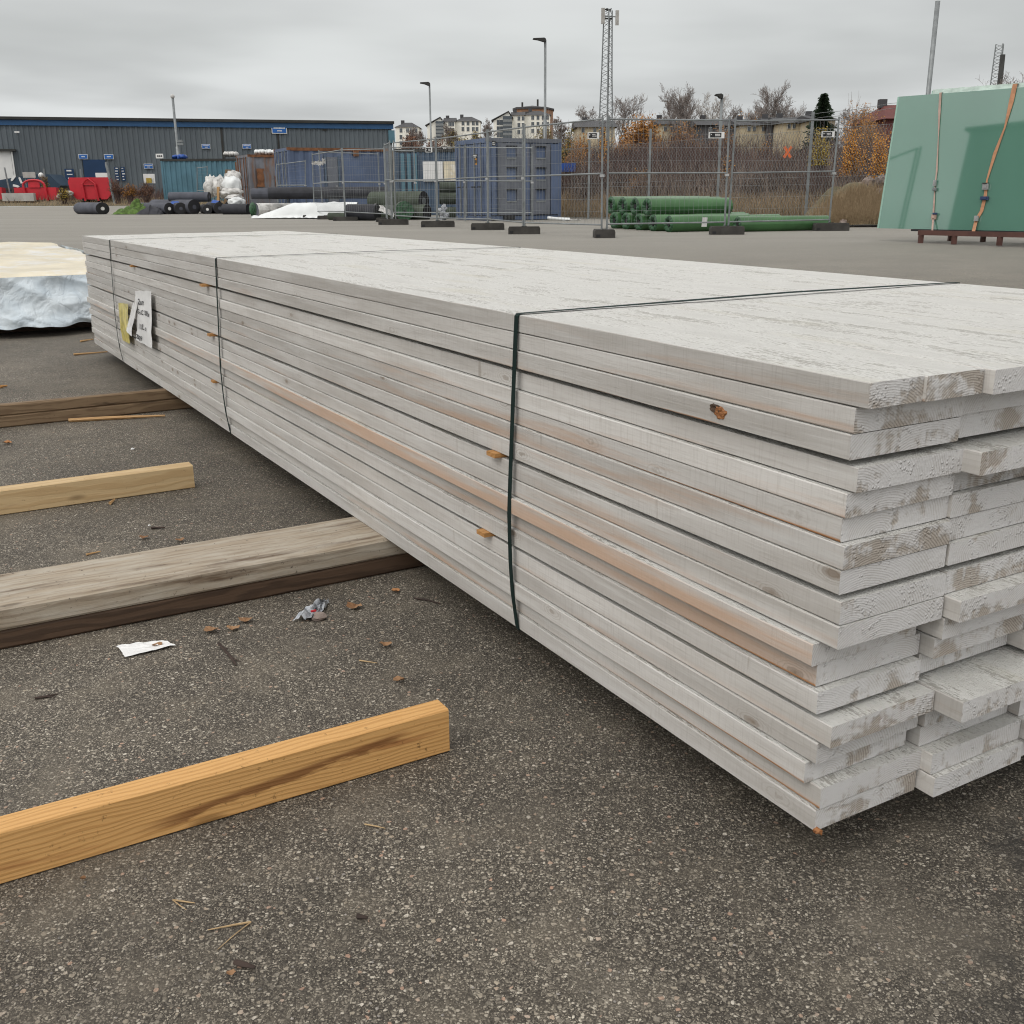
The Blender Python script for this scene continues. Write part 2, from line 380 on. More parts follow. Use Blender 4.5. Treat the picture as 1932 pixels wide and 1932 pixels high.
M['geotex'] = paint('black_geotextile', (.026, .027, .034), .7, .25, 3, bump=.2)
M['geogrey'] = paint('grey_geotextile', (.072, .076, .094), .75, .2, 2.5, bump=.2)
M['turfback'] = paint('dull_green_turf_roll', (.055, .068, .05), .8, .25, 3, bump=.3)
M['turf'] = paint('green_artificial_turf', (.075, .13, .028), .9, .4, 8, bump=.4)
M['greenfilm'] = paint('green_stretch_film', (.055, .14, .052), .3, .14, 1.4, bump=.12)
M['greenend'] = paint('dark_green_roll_end', (.025, .08, .035), .5, .5, 14, bump=.5)
def sheetwall():
    return paint('grey_sheet_cladding', (.105, .125, .142), .5, .1, .3, dirt=(.12, .14, .155), dirt_amt=.4, streak=True, dirt_scale=.7)
M['wall'] = sheetwall()
M['bluetrim'] = paint('blue_trim_paint', (.022, .085, .20), .5, .06)
M['darkblue'] = paint('dark_blue_paint', (.008, .035, .095), .5, .06)
M['roofdark'] = paint('dark_roof_felt', (.035, .035, .033), .8, .2, 1)
M['plaster'] = paint('cream_white_plaster', (.84, .83, .76), .85, .05, .2)
M['yplaster'] = paint('yellow_plaster', (.50, .43, .30), .85, .1, .4)
M['brick'] = paint('red_brick', (.33, .19, .12), .85, .12, .6)
M['slate'] = paint('dark_roof_tiles', (.062, .062, .066), .8, .15, .5)
M['redwall'] = paint('dark_red_boards', (.12, .035, .03), .8, .15, 1)
t_ = NT('window_glass'); M['window'] = t_.bsdf((.06, .075, .09), .08, Specular_IOR_Level=.6)
M['frame'] = paint('window_frame_white', (.6, .6, .58), .5, .05)
M['bark'] = paint('grey_bark', (.09, .075, .065), .9, .3, 4)
M['twig'] = paint('grey_brown_twigs', (.22, .19, .175), .9, .25, 3)
M['greystem'] = paint('grey_tan_stems', (.24, .19, .155), .9, .3, 1.)
M['twigred'] = paint('purple_brown_twigs', (.095, .062, .055), .9, .45, .5)
M['birch'] = paint('birch_bark', (.40, .37, .34), .8, .3, 3)
M['spruce'] = leafmat('spruce_needles', (.014, .026, .014), (.036, .056, .030))
M['lorange'] = leafmat('orange_autumn_leaves', (.52, .21, .035), (.66, .34, .06))
M['lbrown'] = leafmat('rust_brown_leaves', (.27, .115, .03), (.40, .20, .055))
M['lyellow'] = leafmat('yellow_autumn_leaves', (.34, .25, .045), (.45, .33, .07))
M['lolive'] = leafmat('olive_yellow_leaves', (.16, .13, .03), (.25, .19, .05))
M['lhedge'] = leafmat('reddish_hedge_leaves', (.13, .062, .04), (.19, .10, .06))
M['drygrass'] = leafmat('dry_straw_grass', (.26, .19, .115), (.38, .29, .185))
M['verge'] = paint('verge_soil_and_grass', (.12, .105, .065), .95, .35, 1.5, dirt=(.10, .085, .06), dirt_amt=.45, bump=.5)
M['hill'] = paint('brown_hillside', (.12, .085, .055), .95, .3, .08, dirt=(.10, .10, .045), dirt_amt=.4, dirt_scale=.1)
M['stone'] = paint('pinkish_boulder', (.25, .20, .175), .85, .25, 3, dirt=(.13, .115, .095), dirt_amt=.4, dirt_scale=3, bump=.6)
M['red'] = paint('red_skip_paint', (.46, .018, .03), .42, .12, 1, dirt=(.20, .012, .016), dirt_amt=.32, streak=True)
M['skipblue'] = paint('navy_skip_paint', (.022, .045, .075), .5, .15, 1)
M['binblue'] = paint('bright_blue_plastic', (.015, .07, .30), .45, .1)
M['brownsteel'] = paint('brown_painted_steel', (.085, .038, .03), .6, .2, 4)
M['orangestrap'] = paint('orange_webbing', (.44, .22, .12), .7, .15, 12)
M['pinkstrap'] = paint('faded_pink_webbing', (.42, .30, .25), .7, .15, 12)
M['chrome'] = paint('zinc_buckle', (.5, .5, .5), .3, .1, 5, metal=.7)
M['bluesteel'] = paint('blue_hook', (.03, .05, .12), .4, .1)
M['signblue'] = paint('blue_sign_face', (.02, .12, .40), .4, .05)
M['signwhite'] = paint('white_sign_face', (.70, .70, .69), .4, .04)
M['concrete'] = paint('pale_concrete', (.38, .37, .35), .85, .12, 2)
M['orangetape'] = paint('orange_tape', (.75, .16, .04), .5, .1)
M['litterleaf'] = leafmat('fallen_brown_leaf', (.21, .11, .055), (.33, .20, .11))
M['litterorange'] = leafmat('fallen_orange_leaf', (.33, .155, .065), (.40, .20, .085))
M['straw'] = paint('straw_needles', (.40, .28, .15), .7, .2, 30)
M['darktwig'] = paint('dark_twig', (.045, .03, .024), .8, .3, 40)
M['foil'] = paint('silver_wrapper', (.42, .44, .47), .3, .3, 40, dirt=(.03, .03, .035), dirt_amt=.45, dirt_scale=45)
M['grit'] = leafmat('loose_grit', (.12, .11, .10), (.36, .33, .30))
def glassmat(name, c, tr, spec=.5, ior=1.5):
    t = NT(name); p = t.coord('Position')
    n = t.noise(t.coord('Position', (1, 1, .35)), .8, 3)
    col = t.mix(n, tuple(x * .85 for x in c), tuple(min(1, x * 1.12) for x in c))
    return t.bsdf(col, .03, Transmission_Weight=tr, IOR=ior, Specular_IOR_Level=spec)
M['glass'] = glassmat('green_float_glass', (.105, .238, .178), .06, .5, 2.3)
M['glassedge'] = glassmat('green_glass_back_sheets', (.30, .48, .40), .05)
M['edgefilm'] = paint('clear_edge_film', (.50, .60, .55), .3, .2, 6)

# ------------------------------------------------------------------ world and light
SUN_EL, SUN_AZ = R_(46), R_(222)         # compass-like angle from +Y, clockwise
w = bpy.data.worlds.new("World"); sc.world = w; w.use_nodes = True
nt = w.node_tree; nt.nodes.clear()
t = NT.__new__(NT); t.t = nt; t.out = nt.nodes.new('ShaderNodeOutputWorld')
sky = t.n('ShaderNodeTexSky', sky_type='NISHITA', sun_disc=False, sun_elevation=SUN_EL, sun_rotation=SUN_AZ)
sky.air_density = 1.; sky.dust_density = 3.
g = t.n('ShaderNodeTexCoord').outputs['Generated']
sp = t.n('ShaderNodeSeparateXYZ', {0: g}); z = t.math('MAXIMUM', sp.outputs[2], 0.)
den = t.math('ADD', z, .07)
pl = t.n('ShaderNodeCombineXYZ', {0: t.math('DIVIDE', sp.outputs[0], den), 1: t.math('DIVIDE', sp.outputs[1], den), 2: 0.})
n1 = t.noise(pl.outputs[0], .34, 3, .45, dist=.4); n2 = t.noise(pl.outputs[0], 1.0, 3, .5)
cl = t.math('ADD', t.math('MULTIPLY', n1, .82), t.math('MULTIPLY', n2, .18))
elev = t.n('ShaderNodeValToRGB', {0: z}); cr = elev.color_ramp
cr.elements[0].position = 0; cr.elements[0].color = (.68, .715, .73, 1)
cr.elements[1].position = 1; cr.elements[1].color = (1.25, 1.25, 1.25, 1)
for pos, c in ((.07, (.67, .695, .71)), (.13, (.66, .685, .69)), (.2, (.66, .675, .685)), (.45, (1.05, 1.05, 1.05))):
    e = cr.elements.new(pos); e.color = (*c, 1)
shade = t.n('ShaderNodeMapRange', {0: cl, 1: .36, 2: .62, 3: .78, 4: 1.11}, interpolation_type='SMOOTHSTEP').outputs[0]
ccol = t.mix(1., elev.outputs[0], t.n('ShaderNodeCombineColor', {0: shade, 1: shade, 2: shade}).outputs[0], 'MULTIPLY')
sdv = (math.sin(SUN_AZ) * math.cos(SUN_EL), math.cos(SUN_AZ) * math.cos(SUN_EL), math.sin(SUN_EL))
gl = t.math('POWER', t.math('MAXIMUM', t.n('ShaderNodeVectorMath', {0: g, 1: sdv}, operation='DOT_PRODUCT').outputs['Value'], 0.), 3.)
gl = t.math('ADD', t.math('MULTIPLY', gl, .42), 1.)          # the veiled sun brightens the cloud round it
ccol = t.mix(1., ccol, t.n('ShaderNodeCombineColor', {0: t.math('MULTIPLY', gl, 10.4), 1: t.math('MULTIPLY', gl, 10.3), 2: t.math('MULTIPLY', gl, 10.1)}).outputs[0], 'MULTIPLY')
fin = t.mix(.94, sky.outputs[0], ccol)
bg = t.n('ShaderNodeBackground', {0: fin, 1: .1}); nt.links.new(bg.outputs[0], t.out.inputs[0])
sd = bpy.data.lights.new('sun', 'SUN'); so = bpy.data.objects.new('sun', sd); COL.objects.link(so)
sd.energy = .7; sd.angle = R_(28); sd.color = (1, .95, .87)
dirn = V((math.sin(SUN_AZ) * math.cos(SUN_EL), math.cos(SUN_AZ) * math.cos(SUN_EL), math.sin(SUN_EL)))
so.rotation_euler = dirn.to_track_quat('Z', 'Y').to_euler(); so.location = dirn * 60
sc.view_settings.view_transform = 'Standard'; sc.view_settings.look = 'None'; sc.view_settings.exposure = 0; sc.view_settings.gamma = 1
sc.cycles.use_adaptive_sampling = True; sc.cycles.adaptive_threshold = .02; sc.cycles.max_bounces = 5; sc.cycles.transparent_max_bounces = 12; sc.cycles.use_denoising = True; sc.cycles.filter_width = 1.1

# ------------------------------------------------------------------ ground
def ground():
    mb = MB()
    xs = [-90, -60, -40, -25, -15, -8, -4, 0, 4, 8, 15, 25, 45, 70]; ys = [-40, -10, 0, 3, 6.5, 10, 14, 18, 25, 32, 40, 45, 50, 55, 60]
    mb.add([(x, y, gz(y)) for y in ys for x in xs], [(j * len(xs) + i, j * len(xs) + i + 1, (j + 1) * len(xs) + i + 1, (j + 1) * len(xs) + i) for j in range(len(ys) - 1) for i in range(len(xs) - 1)])
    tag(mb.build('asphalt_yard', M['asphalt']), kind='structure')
ground()
def vz(x, y):     # verge: a low earth bank behind the yard
    e = edge_y(x); s = max(0, min(1, (y - e) / 2.5))
    return gz(y) + .004 + s * (.12 + .10 * mnoise.noise(V((x * .5, y * .5, 3)))) + (max(0, min(1, (y - e - 1) / 9)) * .55 if x > 0 else 0)
def edge_y(x):
    pts = [(-90, 61), (-25, 60.2), (-14, 60), (-6, 58), (-2, 44), (2.5, 37.2), (5, 34.5), (9, 33), (14, 21.5), (60, 15)]
    for (a, ya), (b, yb) in zip(pts, pts[1:]):
        if a <= x <= b: return ya + (yb - ya) * (x - a) / (b - a)
    return 60
def verge():
    mb = MB(); xs = [-90 + i * 2 for i in range(38)] + [-14 + i * .5 for i in range(80)] + [26 + i * 4 for i in range(10)]
    n = len(xs); nv = 26; vs = []
    for j in range(nv):
        for x in xs:
            e = edge_y(x) + .25 * mnoise.noise(V((x * .7, 0, 8))); y = e + (j / (nv - 1)) ** 1.6 * (80 - e)
            vs.append((x, y, vz(x, y) if j else gz(y) + .004))
    mb.smooth = True
    mb.add(vs, [(j * n + i, j * n + i + 1, (j + 1) * n + i + 1, (j + 1) * n + i) for j in range(nv - 1) for i in range(n - 1)])
    tag(mb.build('verge', M['verge']), kind='structure')
verge()
def hz(x, y):
    base = .9 + max(0, y - 78) * .052
    base = min(base, 13.5 + max(0, y - 320) * .01)
    return base + 1.2 * mnoise.noise(V((x * .02, y * .02, 1)))* min(1, max(0, (y - 79) / 30))
mb = MB(); mb.smooth = True
mb.grid(lambda u, v: (lambda y: ((u - .5) * (160 + 2.4 * y), y, (hz((u - .5) * (160 + 2.4 * y), y) if v > 0 else .85)))(79.9 + v ** 2 * 900), 60, 40)
tag(mb.build('hillside', M['hill']), kind='structure')

# ------------------------------------------------------------------ the pack of primed boards
YAW = R_(120.175); AV = V((math.cos(YAW), math.sin(YAW), 0)); BV = V((math.sin(YAW), -math.cos(YAW), 0))
O0 = V((.4795, 1.3971, 0)); SL, SW, ZT, ZB = 6.652, 1.408, .8172, .1033
def bow(s): return .010 * (1 - ((s - SL / 2) / (SL / 2)) ** 2)
def S(s, w, z): return O0 + AV * s + BV * w + V((0, 0, z + bow(s)))
T = .0365
zl = []; zc = ZT
for i in range(18):
    zl.append(zc - T); zc -= T + .0017
    if i in (2, 7, 12): zc -= .0088
sh = (zc + .0017 - ZB)
zl = [z_ - sh * (i + 1) / 18 for i, z_ in enumerate(zl)]
def board_mesh(L, wd, t, seed, segs=60, lo=0.):
    rnd = random.Random(seed); bv = .0010 + rnd.random() * .0010
    pr = [(0, -bv), (0, -t + bv), (bv, -t), (wd - bv, -t), (wd, -t + bv), (wd, -bv), (wd - bv, 0), (bv, 0)]
    me = bpy.data.meshes.new('board'); vs, fs, mi, sm = [], [], [], []
    xs = [0, .004] + [L * k / segs for k in range(1, segs)] + [L]
    a1 = .0016 + .002 * rnd.random()
    for j, x in enumerate(xs):
        oy = a1 * mnoise.noise(V((x * .9, seed * 3.7, 0))) + .0005 * mnoise.noise(V((x * 9, seed * 1.7, 5)))
        for k, (y, z_) in enumerate(pr):
            jy = .0007 * mnoise.noise(V((x * 14, k * 5.1, seed))); jz = .0007 * mnoise.noise(V((x * 11, k * 3.3, seed + 40)))
            if lo and k in (0, 7): jz -= lo * max(0, mnoise.noise(V((x * 2.2, seed, 9)))) ** .7 ; jy += lo * .5 * max(0, mnoise.noise(V((x * 2.2, seed, 9))))
            vs.append((x, -(y + oy + jy) , z_ + t + jz))
    n = 8
    for j in range(len(xs) - 1):
        for k in range(n):
            fs.append((j * n + k, (j + 1) * n + k, (j + 1) * n + (k + 1) % n, j * n + (k + 1) % n))
            mi.append(0 if k in (2, 6) else 1); sm.append(k not in (0, 2, 4, 6))
    fs.append(tuple(range(n))); mi.append(2); sm.append(False)
    fs.append(tuple((len(xs) - 1) * n + k for k in range(n))[::-1]); mi.append(2); sm.append(False)
    me.from_pydata(vs, [], fs)
    for q in ('bface', 'bedge', 'bend'): me.materials.append(M[q])
    me.polygons.foreach_set('material_index', mi); me.polygons.foreach_set('use_smooth', [False] * len(fs))
    bm = bmesh.new(); bm.from_mesh(me)
    for q in bm.verts: q.co.z += bow(q.co.x)
    bmesh.ops.recalc_face_normals(bm, faces=bm.faces); bm.to_mesh(me); bm.free()
    return me
ORD = 'topmost second third fourth fifth sixth seventh eighth ninth tenth eleventh twelfth thirteenth fourteenth fifteenth sixteenth seventeenth lowest'.split()
COLN = ['', 'second', 'third', 'fourth', 'fifth', 'sixth']
S1 = [-.013, .009, .010, .001, .010, .016, .003, .005, .001, -.001, .034, .036, .022, -.005, .018, .032, .009, .010]
W1 = [0, 0, -.002, .009, .001, .003, -.002, -.003, -.001, -.003, -.015, .000, -.009, -.002, -.005, -.012, .003, -.003]
S2 = [-.034, .013, .020, -.030, .022, .010, .012, .004, .004, -.028, -.002, .010, .036, -.055, .010, .016, -.012, -.022]
WARM = [.22, .28, .38, .26, .30, .46, .50, .42, .32, .40, .84, .56, .30, .28, .26, .38, .32, .18]
ARR = [0, .1, .35, 0, .1, 1, .1, .2, .1, .1, .2, .7, .3, .1, .2, .3, 1, .2]
LOOK = {0: 'pale primed board with rough bright top, split at its near end', 2: 'primed board with a broken brown knot', 5: 'primed board with a red-brown raw lower arris',
        10: 'thinly primed board glowing orange along its side', 11: 'pinkish set-back board', 16: 'primed board with a brown raw strip along its lower edge',
        17: 'primed board with a splintered orange corner', 3: 'set-back primed board with wavy grain'}
rb = random.Random(5); boards = {}
def put_board(me, s, wv, z_, warm, arr):
    o = bpy.data.objects.new('stacked_board', me); COL.objects.link(o)
    p = O0 + AV * s + BV * wv; o.location = (p.x, p.y, z_); o.rotation_euler = (0, 0, YAW); o.color = (warm, arr, 0, 1)
    o['category'] = 'board'; o['group'] = 'white primed boards in the strapped pack'
    return o
variants = [board_mesh(SL + d, .2325, T, 90 + k, 24) for k, d in enumerate((0, .012, -.01, .006, -.02))]
for i in range(18):
    for c in range(6):
        if c == 0:
            if i == 0:
                o = put_board(board_mesh(SL + .012, .1105, T, 1), S1[0], W1[0], zl[0], WARM[0], ARR[0]); boards[0, 0] = o
                o['label'] = 'narrow primed board on top of the pack, at its left near corner'
                o = put_board(board_mesh(SL + .02, .1235, T, 61), S1[0] - .005, .1105, zl[0], .2, 0)
                o['label'] = 'narrow primed board on top of the pack, second from its left edge'
                continue
            o = put_board(board_mesh(SL + rb.uniform(-.02, .012) - S1[i], .2325, T, i + 1, lo=.003 if i in (8, 12, 10) else 0), S1[i], W1[i], zl[i], WARM[i], ARR[i])
            o['label'] = LOOK.get(i, 'primed board') + ', ' + ORD[i] + (' on the long side' if i in (0, 17) else ' down the long side')
            boards[i, 0] = o
        else:
            s = S2[i] if c == 1 else rb.uniform(-.035, .03)
            if c == 2 and i == 13: s = -.02
            jz = 0
            me = board_mesh(SL + rb.uniform(-.05, .05), .2347, T, 200 + i * 7 + c, 40) if i == 0 else rb.choice(variants)
            o = put_board(me, s, c * .2348 + rb.uniform(-.0008, .0008), zl[i] + (rb.uniform(-.0015, 0.) if i == 0 else 0), rb.random() * .3, 0)
            o['label'] = 'primed board, ' + COLN[c] + ' in from the pack\'s left edge, ' + ORD[i] + (' in height' if i in (0, 17) else ' from the top')
# details of single boards
def side_pt(i, s, h, out=0.): # point on the left face of board i (h from its bottom)
    p = O0 + AV * s + BV * (W1[i] - out); return V((p.x, p.y, zl[i] + h + bow(s)))
def flake_patch(name, i, s, ln, h0, h1, mat, seed, parent, amp=.004):
    mb = MB()
    def fn(u, v):
        e = math.sin(math.pi * u) * math.sin(math.pi * v) + .25 * mnoise.noise(V((u * 5, v * 5, seed + 2)))
        return side_pt(i, s + (u - .5) * ln * (1 + .3 * mnoise.noise(V((v * 4, seed, 1)))), h0 + (h1 - h0) * v, -.004 + .0065 * max(0, min(1, (e - .38) / .2)) + amp * max(0, e - .38) * mnoise.noise(V((u * 9, v * 5, seed))))
    mb.grid(fn, 28, 18)
    o = mb.build(name, mat, None)
    mw = parent.location; inv = (Matrix.Translation(mw) @ Matrix.Rotation(YAW, 4, 'Z')).inverted()
    o.data.transform(inv); o.parent = parent
    return o
def s_at(x, y, i):   # along-pack distance of a photo point on the left face
    d = ray(x, y); ww = W1[i]; tt = (ww + BV.dot(O0) - 0) / BV.dot(d); P = d * tt
    return AV.dot(V((P.x, P.y, 0)) - O0)
sk = s_at(1358, 788, 2)
o = flake_patch('broken_knot', 2, sk, .042, .004, .036, M['orangewood'], 3, boards[2, 0], .007); o['label'] = 'torn orange-brown knot in the white priming'
o = flake_patch('paint_flake', 2, sk + .012, .036, .014, .036, M['darktimber'], 6, boards[2, 0], .005)
o = flake_patch('splintered_corner', 17, .006, .018, -.002, .008, M['orangewood'], 9, boards[17, 0], .008)
# spacer laths in the three open courses
def lath(course, s, out, label, wid=.038, back=SW):
    zb_ = zl[course] - .0105; zt_ = zl[course] - .0006
    mb = MB(); hw = wid / 2
    zz = (zl[course + 1] + T + zl[course]) / 2; hh = (zl[course] - zl[course + 1] - T) / 2 - .0003
    rot = empty
    o = None
    mb.obox((( back + out) / 2 - out, 0, 0), ((back + out) / 2, 0, 0), (0, hw, 0), (0, 0, hh))
    o = mb.build('spacer_lath', M['rawwood'])
    p = O0 + AV * s; o.location = (p.x, p.y, zz + bow(s)); o.rotation_euler = (0, 0, YAW - math.pi / 2)
    tag(o, label, 'lath', 'wooden spacer laths in the pack')
s1, s2, s3 = 5.621, 3.291, .926
lath(7, s_at(938, 871, 7), .020, 'orange-brown lath end poking out just left of the nearest strap')
lath(12, s_at(917, 1011, 12), .024, 'orange lath end low on the pack, left of the nearest strap')
lath(2, s_at(388, 543, 2), .022, 'small lath end high up left of the middle strap')
lath(7, s_at(402, 636, 7), .022, 'small lath end half way up left of the middle strap')
lath(12, s_at(405, 729, 12), .018, 'small lath end low down left of the middle strap')
lath(2, s_at(249, 497, 2), .012, 'tiny lath end high up beside the farthest strap')
# straps
def strap_loop(s, mid, label, wid=.0155, twist=.0):
    mb = MB(); pts = []
    th = .0009
    zb_ = ZB - .002
    def P(w_, z_, ds=0): return S(s + ds, w_, z_)
    path = [(SW + .001, ZT + .002, 0), (SW * .8, ZT + .0035, .004), (SW * .55, ZT + .006, .0), (SW * .3, ZT + .004, -.003), (.02, ZT + .0025, 0), (.003, ZT + .002, 0), (-.002, ZT - .003, 0)]
    path += [(-.004, ZT - .06, mid * .2), (-.008, ZT - .2, mid * .6), (-.013, ZT - .36, mid), (-.0165, ZT - .44, mid), (-.016, ZB + .16, mid * .7), (-.0135, ZB + .09, mid * .4), (-.005, ZB + .01, 0), (-.002, zb_, 0), (.01, zb_ - .001, 0), (SW - .01, zb_ - .001, 0), (SW + .002, zb_, 0), (SW + .003, ZT - .01, 0), (SW + .001, ZT + .002, 0)]
    ring = []
    for k, (w_, z_, ds) in enumerate(path):
        a = P(w_, z_, ds - wid / 2); b = P(w_, z_, ds + wid / 2)
        if 0 < k < 4 and twist: b = b + V((0, 0, twist * .4)); 
        ring.append((a, b))
    n = len(ring); vs = []; fs = []
    cen = S(s, SW / 2, (ZT + ZB) / 2)
    for a, b in ring:
        oa = (a - cen); oa -= AV * oa.dot(AV); oa.normalize()
        vs += [a, b, b + oa * th, a + oa * th]
    for k in range(n - 1):
        for q in range(4):
            fs.append((k * 4 + q, k * 4 + (q + 1) % 4, (k + 1) * 4 + (q + 1) % 4, (k + 1) * 4 + q))
    mb.add(vs, fs)
    o = mb.build('pack_strap', M['strap'])
    tag(o, label, 'strap', 'straps round the pack of boards')
strap_loop(s3, .012, 'dark green plastic strap round the near part of the pack', twist=.003)
strap_loop(s2, .02, 'dark green strap round the middle of the pack')
strap_loop(s1, .02, 'dark green strap round the far end of the pack')

# labels stapled to the far part of the long side
FONT = None
def text_mesh(body, size, name, mat, parent, mw):
    cu = bpy.data.curves.new(name, 'FONT'); cu.body = body; cu.size = size; cu.extrude = 0; cu.shear = .12; cu.offset = size * .018
    to = bpy.data.objects.new(name, cu); COL.objects.link(to)
    dg = bpy.context.evaluated_depsgraph_get(); me = bpy.data.meshes.new_from_object(to.evaluated_get(dg))
    bpy.data.objects.remove(to); me.name = name; me.transform(mw); me.materials.clear(); me.materials.append(mat)
    o = bpy.data.objects.new(name, me); COL.objects.link(o)
    if parent: o.parent = parent
    return o
def side_sheet(name, corners, mat, label, cat, seed, amp=.012, off=.012, nu=10, nv=22):
    # corners: photo points TL TR BR BL laid on the long side of the pack
    mb = MB(); ss = []
    for (x, y) in corners:
        d = ray(x, y); tt = BV.dot(O0) / BV.dot(d); P = V((0, 0, CZ)) + d * tt; ss.append((AV.dot(V((P.x, P.y, 0)) - O0), P.z))
    def fn(u, v, extra=0):
        a = [ss[0][k] * (1 - u) * (1 - v) + ss[1][k] * u * (1 - v) + ss[2][k] * u * v + ss[3][k] * (1 - u) * v for k in (0, 1)]
        a[0] += .006 * mnoise.noise(V((v * 5, seed, u))) ; a[1] += .004 * mnoise.noise(V((u * 5, seed, v * 3 + 9)))
        b = off + amp * abs(mnoise.noise(V((u * 2.2 + seed, v * 1.5, .5)))) + .5 * amp * abs(mnoise.noise(V((u * 6 + seed, v * 5, 3.5)))) + .018 * u * v
        p = O0 + AV * a[0] - BV * (b + extra); p.z = a[1]; return p
    mb.smooth = True; mb.grid(fn, nu, nv)
    o = mb.build(name, mat, None); tag(o, label, cat)
    return o, fn
o, fnY = side_sheet('package_label', [(229, 571), (247, 573), (256, 648), (238, 642)], M['yellowfilm'], 'torn yellow label in clear film on the far side of the pack', 'label', 2)
o, fnW = side_sheet('delivery_note', [(262, 569), (270, 568), (263, 634), (246, 623)], M['paper'], 'narrow crumpled white note overlapping the yellow label', 'label', 5, off=.022)
o, fnP = side_sheet('delivery_label', [(265, 548), (293, 549), (302, 657), (265, 641)], M['paper'], 'large white handwritten paper label stapled to the pack', 'label', 8, off=.018)
def write(fn, rows, parent):        # ink laid on the curved sheet
    Wp = (fn(1, .5) - fn(0, .5)).length; Hp = (fn(.5, 1) - fn(.5, 0)).length
    for body, u0, v0, sz in rows:
        o_ = text_mesh(body, sz * Hp, 'handwriting', M['ink'], None, Matrix()); wx = max(v.co.x for v in o_.data.vertices)
        kx = min(.95 - u0, .05 + .075 * len(body)) * Wp / wx
        for v in o_.data.vertices:
            q = fn(min(1, u0 + v.co.x * kx / Wp), max(0, min(1, v0 - v.co.y / Hp)), .0035); v.co = q
        o_.parent = parent
write(fnP, [('2oun', .16, .26, .15), ('Go IC 300x', .12, .44, .12), ('1 UL e', .2, .72, .14), ('2009', .06, .95, .13)], o)
del o

# ------------------------------------------------------------------ bearers and loose timbers on the ground
def timber(name, px_end, length, wid, h, z0, mat, label, right_end=None, ang=YAW - math.pi / 2, bev=.003, wob=0, seed=0, back=0, origin=None):
    # local x runs along the timber; origin is its right-hand front bottom corner
    mb = MB(); n = 26
    pr = [(0, bev), (0, h - bev), (bev, h), (wid - bev, h), (wid, h - bev), (wid, bev), (wid - bev, 0), (bev, 0)]
    vs = []; fs = []
    for j in range(n + 1):
        x = -length * j / n
        for k, (y, zz) in enumerate(pr):
            jt = wob * V((0, mnoise.noise(V((x * 2.5, k * .9, seed))), .6 * mnoise.noise(V((x * 2.1, k * .9, seed + 7)))))
            vs.append((x, y + jt.y, max(0, zz + (jt.z if zz > bev else 0))))
    for j in range(n):
        for k in range(8): fs.append((j * 8 + k, j * 8 + (k + 1) % 8, (j + 1) * 8 + (k + 1) % 8, (j + 1) * 8 + k))
    fs.append(tuple(range(8))); fs.append(tuple(n * 8 + k for k in range(8)))
    mb.add(vs, fs)
    o = mb.build(name, mat)
    p = origin if origin else G(*px_end); o.location = (p.x, p.y, z0); o.rotation_euler = (0, 0, ang)
    return tag(o, label, 'timber', 'timbers lying on the asphalt')
BA = math.atan2(BV.y, BV.x)
pf = G(848.6, 1419); timber('squared_timber', None, 1.9, .052, .094, .001, M['yellowtimber'], 'yellow sawn timber with dark stains, nearest of the loose timbers', origin=pf, ang=BA, seed=2, wob=.001)
pf = G(368, 920.6); timber('squared_timber', None, 2.2, .066, .088, .001, M['paletimber'], 'clean pale timber lying between two bearers', origin=pf, ang=BA + .008, seed=4, wob=.001)
# bearers continue under the pack and out beyond
def bearer(px, over, length, wid, h, z0, mat, label, yo=0, wob=.003, seed=0):
    p = G(*px); p = p + BV * over + V((-BV.y, BV.x, 0)) * yo
    return timber('timber_bearer', None, length, wid, h, z0, mat, label, origin=p, ang=BA, bev=.006, wob=wob, seed=seed)
bearer((791, 1072), 1.45, 3.6, .245, .050, .001, M['darktimber'], 'dark wet plank underneath the wide weathered bearer', .004, .004, 6)
bearer((791, 1072), 1.45, 3.6, .262, .0575, .052, M['greytimber'], 'wide weathered grey bearer carrying the near part of the pack', 0, .005, 3)
bearer((338, 773), 1.5, 3.4, .05, .057, .001, M['browntimber'], 'lower of the two brown laths under the middle of the pack', 0, .002, 8)
bearer((338, 773), 1.5, 3.4, .046, .0545, .058, M['browntimber'], 'upper of the two brown laths under the middle of the pack', 0, .002, 12)
p0 = S(5.9, -.05, 0); p0.z = 0
o = timber('timber_bearer', None, 1.35, .07, .1, .001, M['browntimber'], 'short bearer hidden under the far end of the pack', origin=p0 + BV * 1.6, ang=BA)

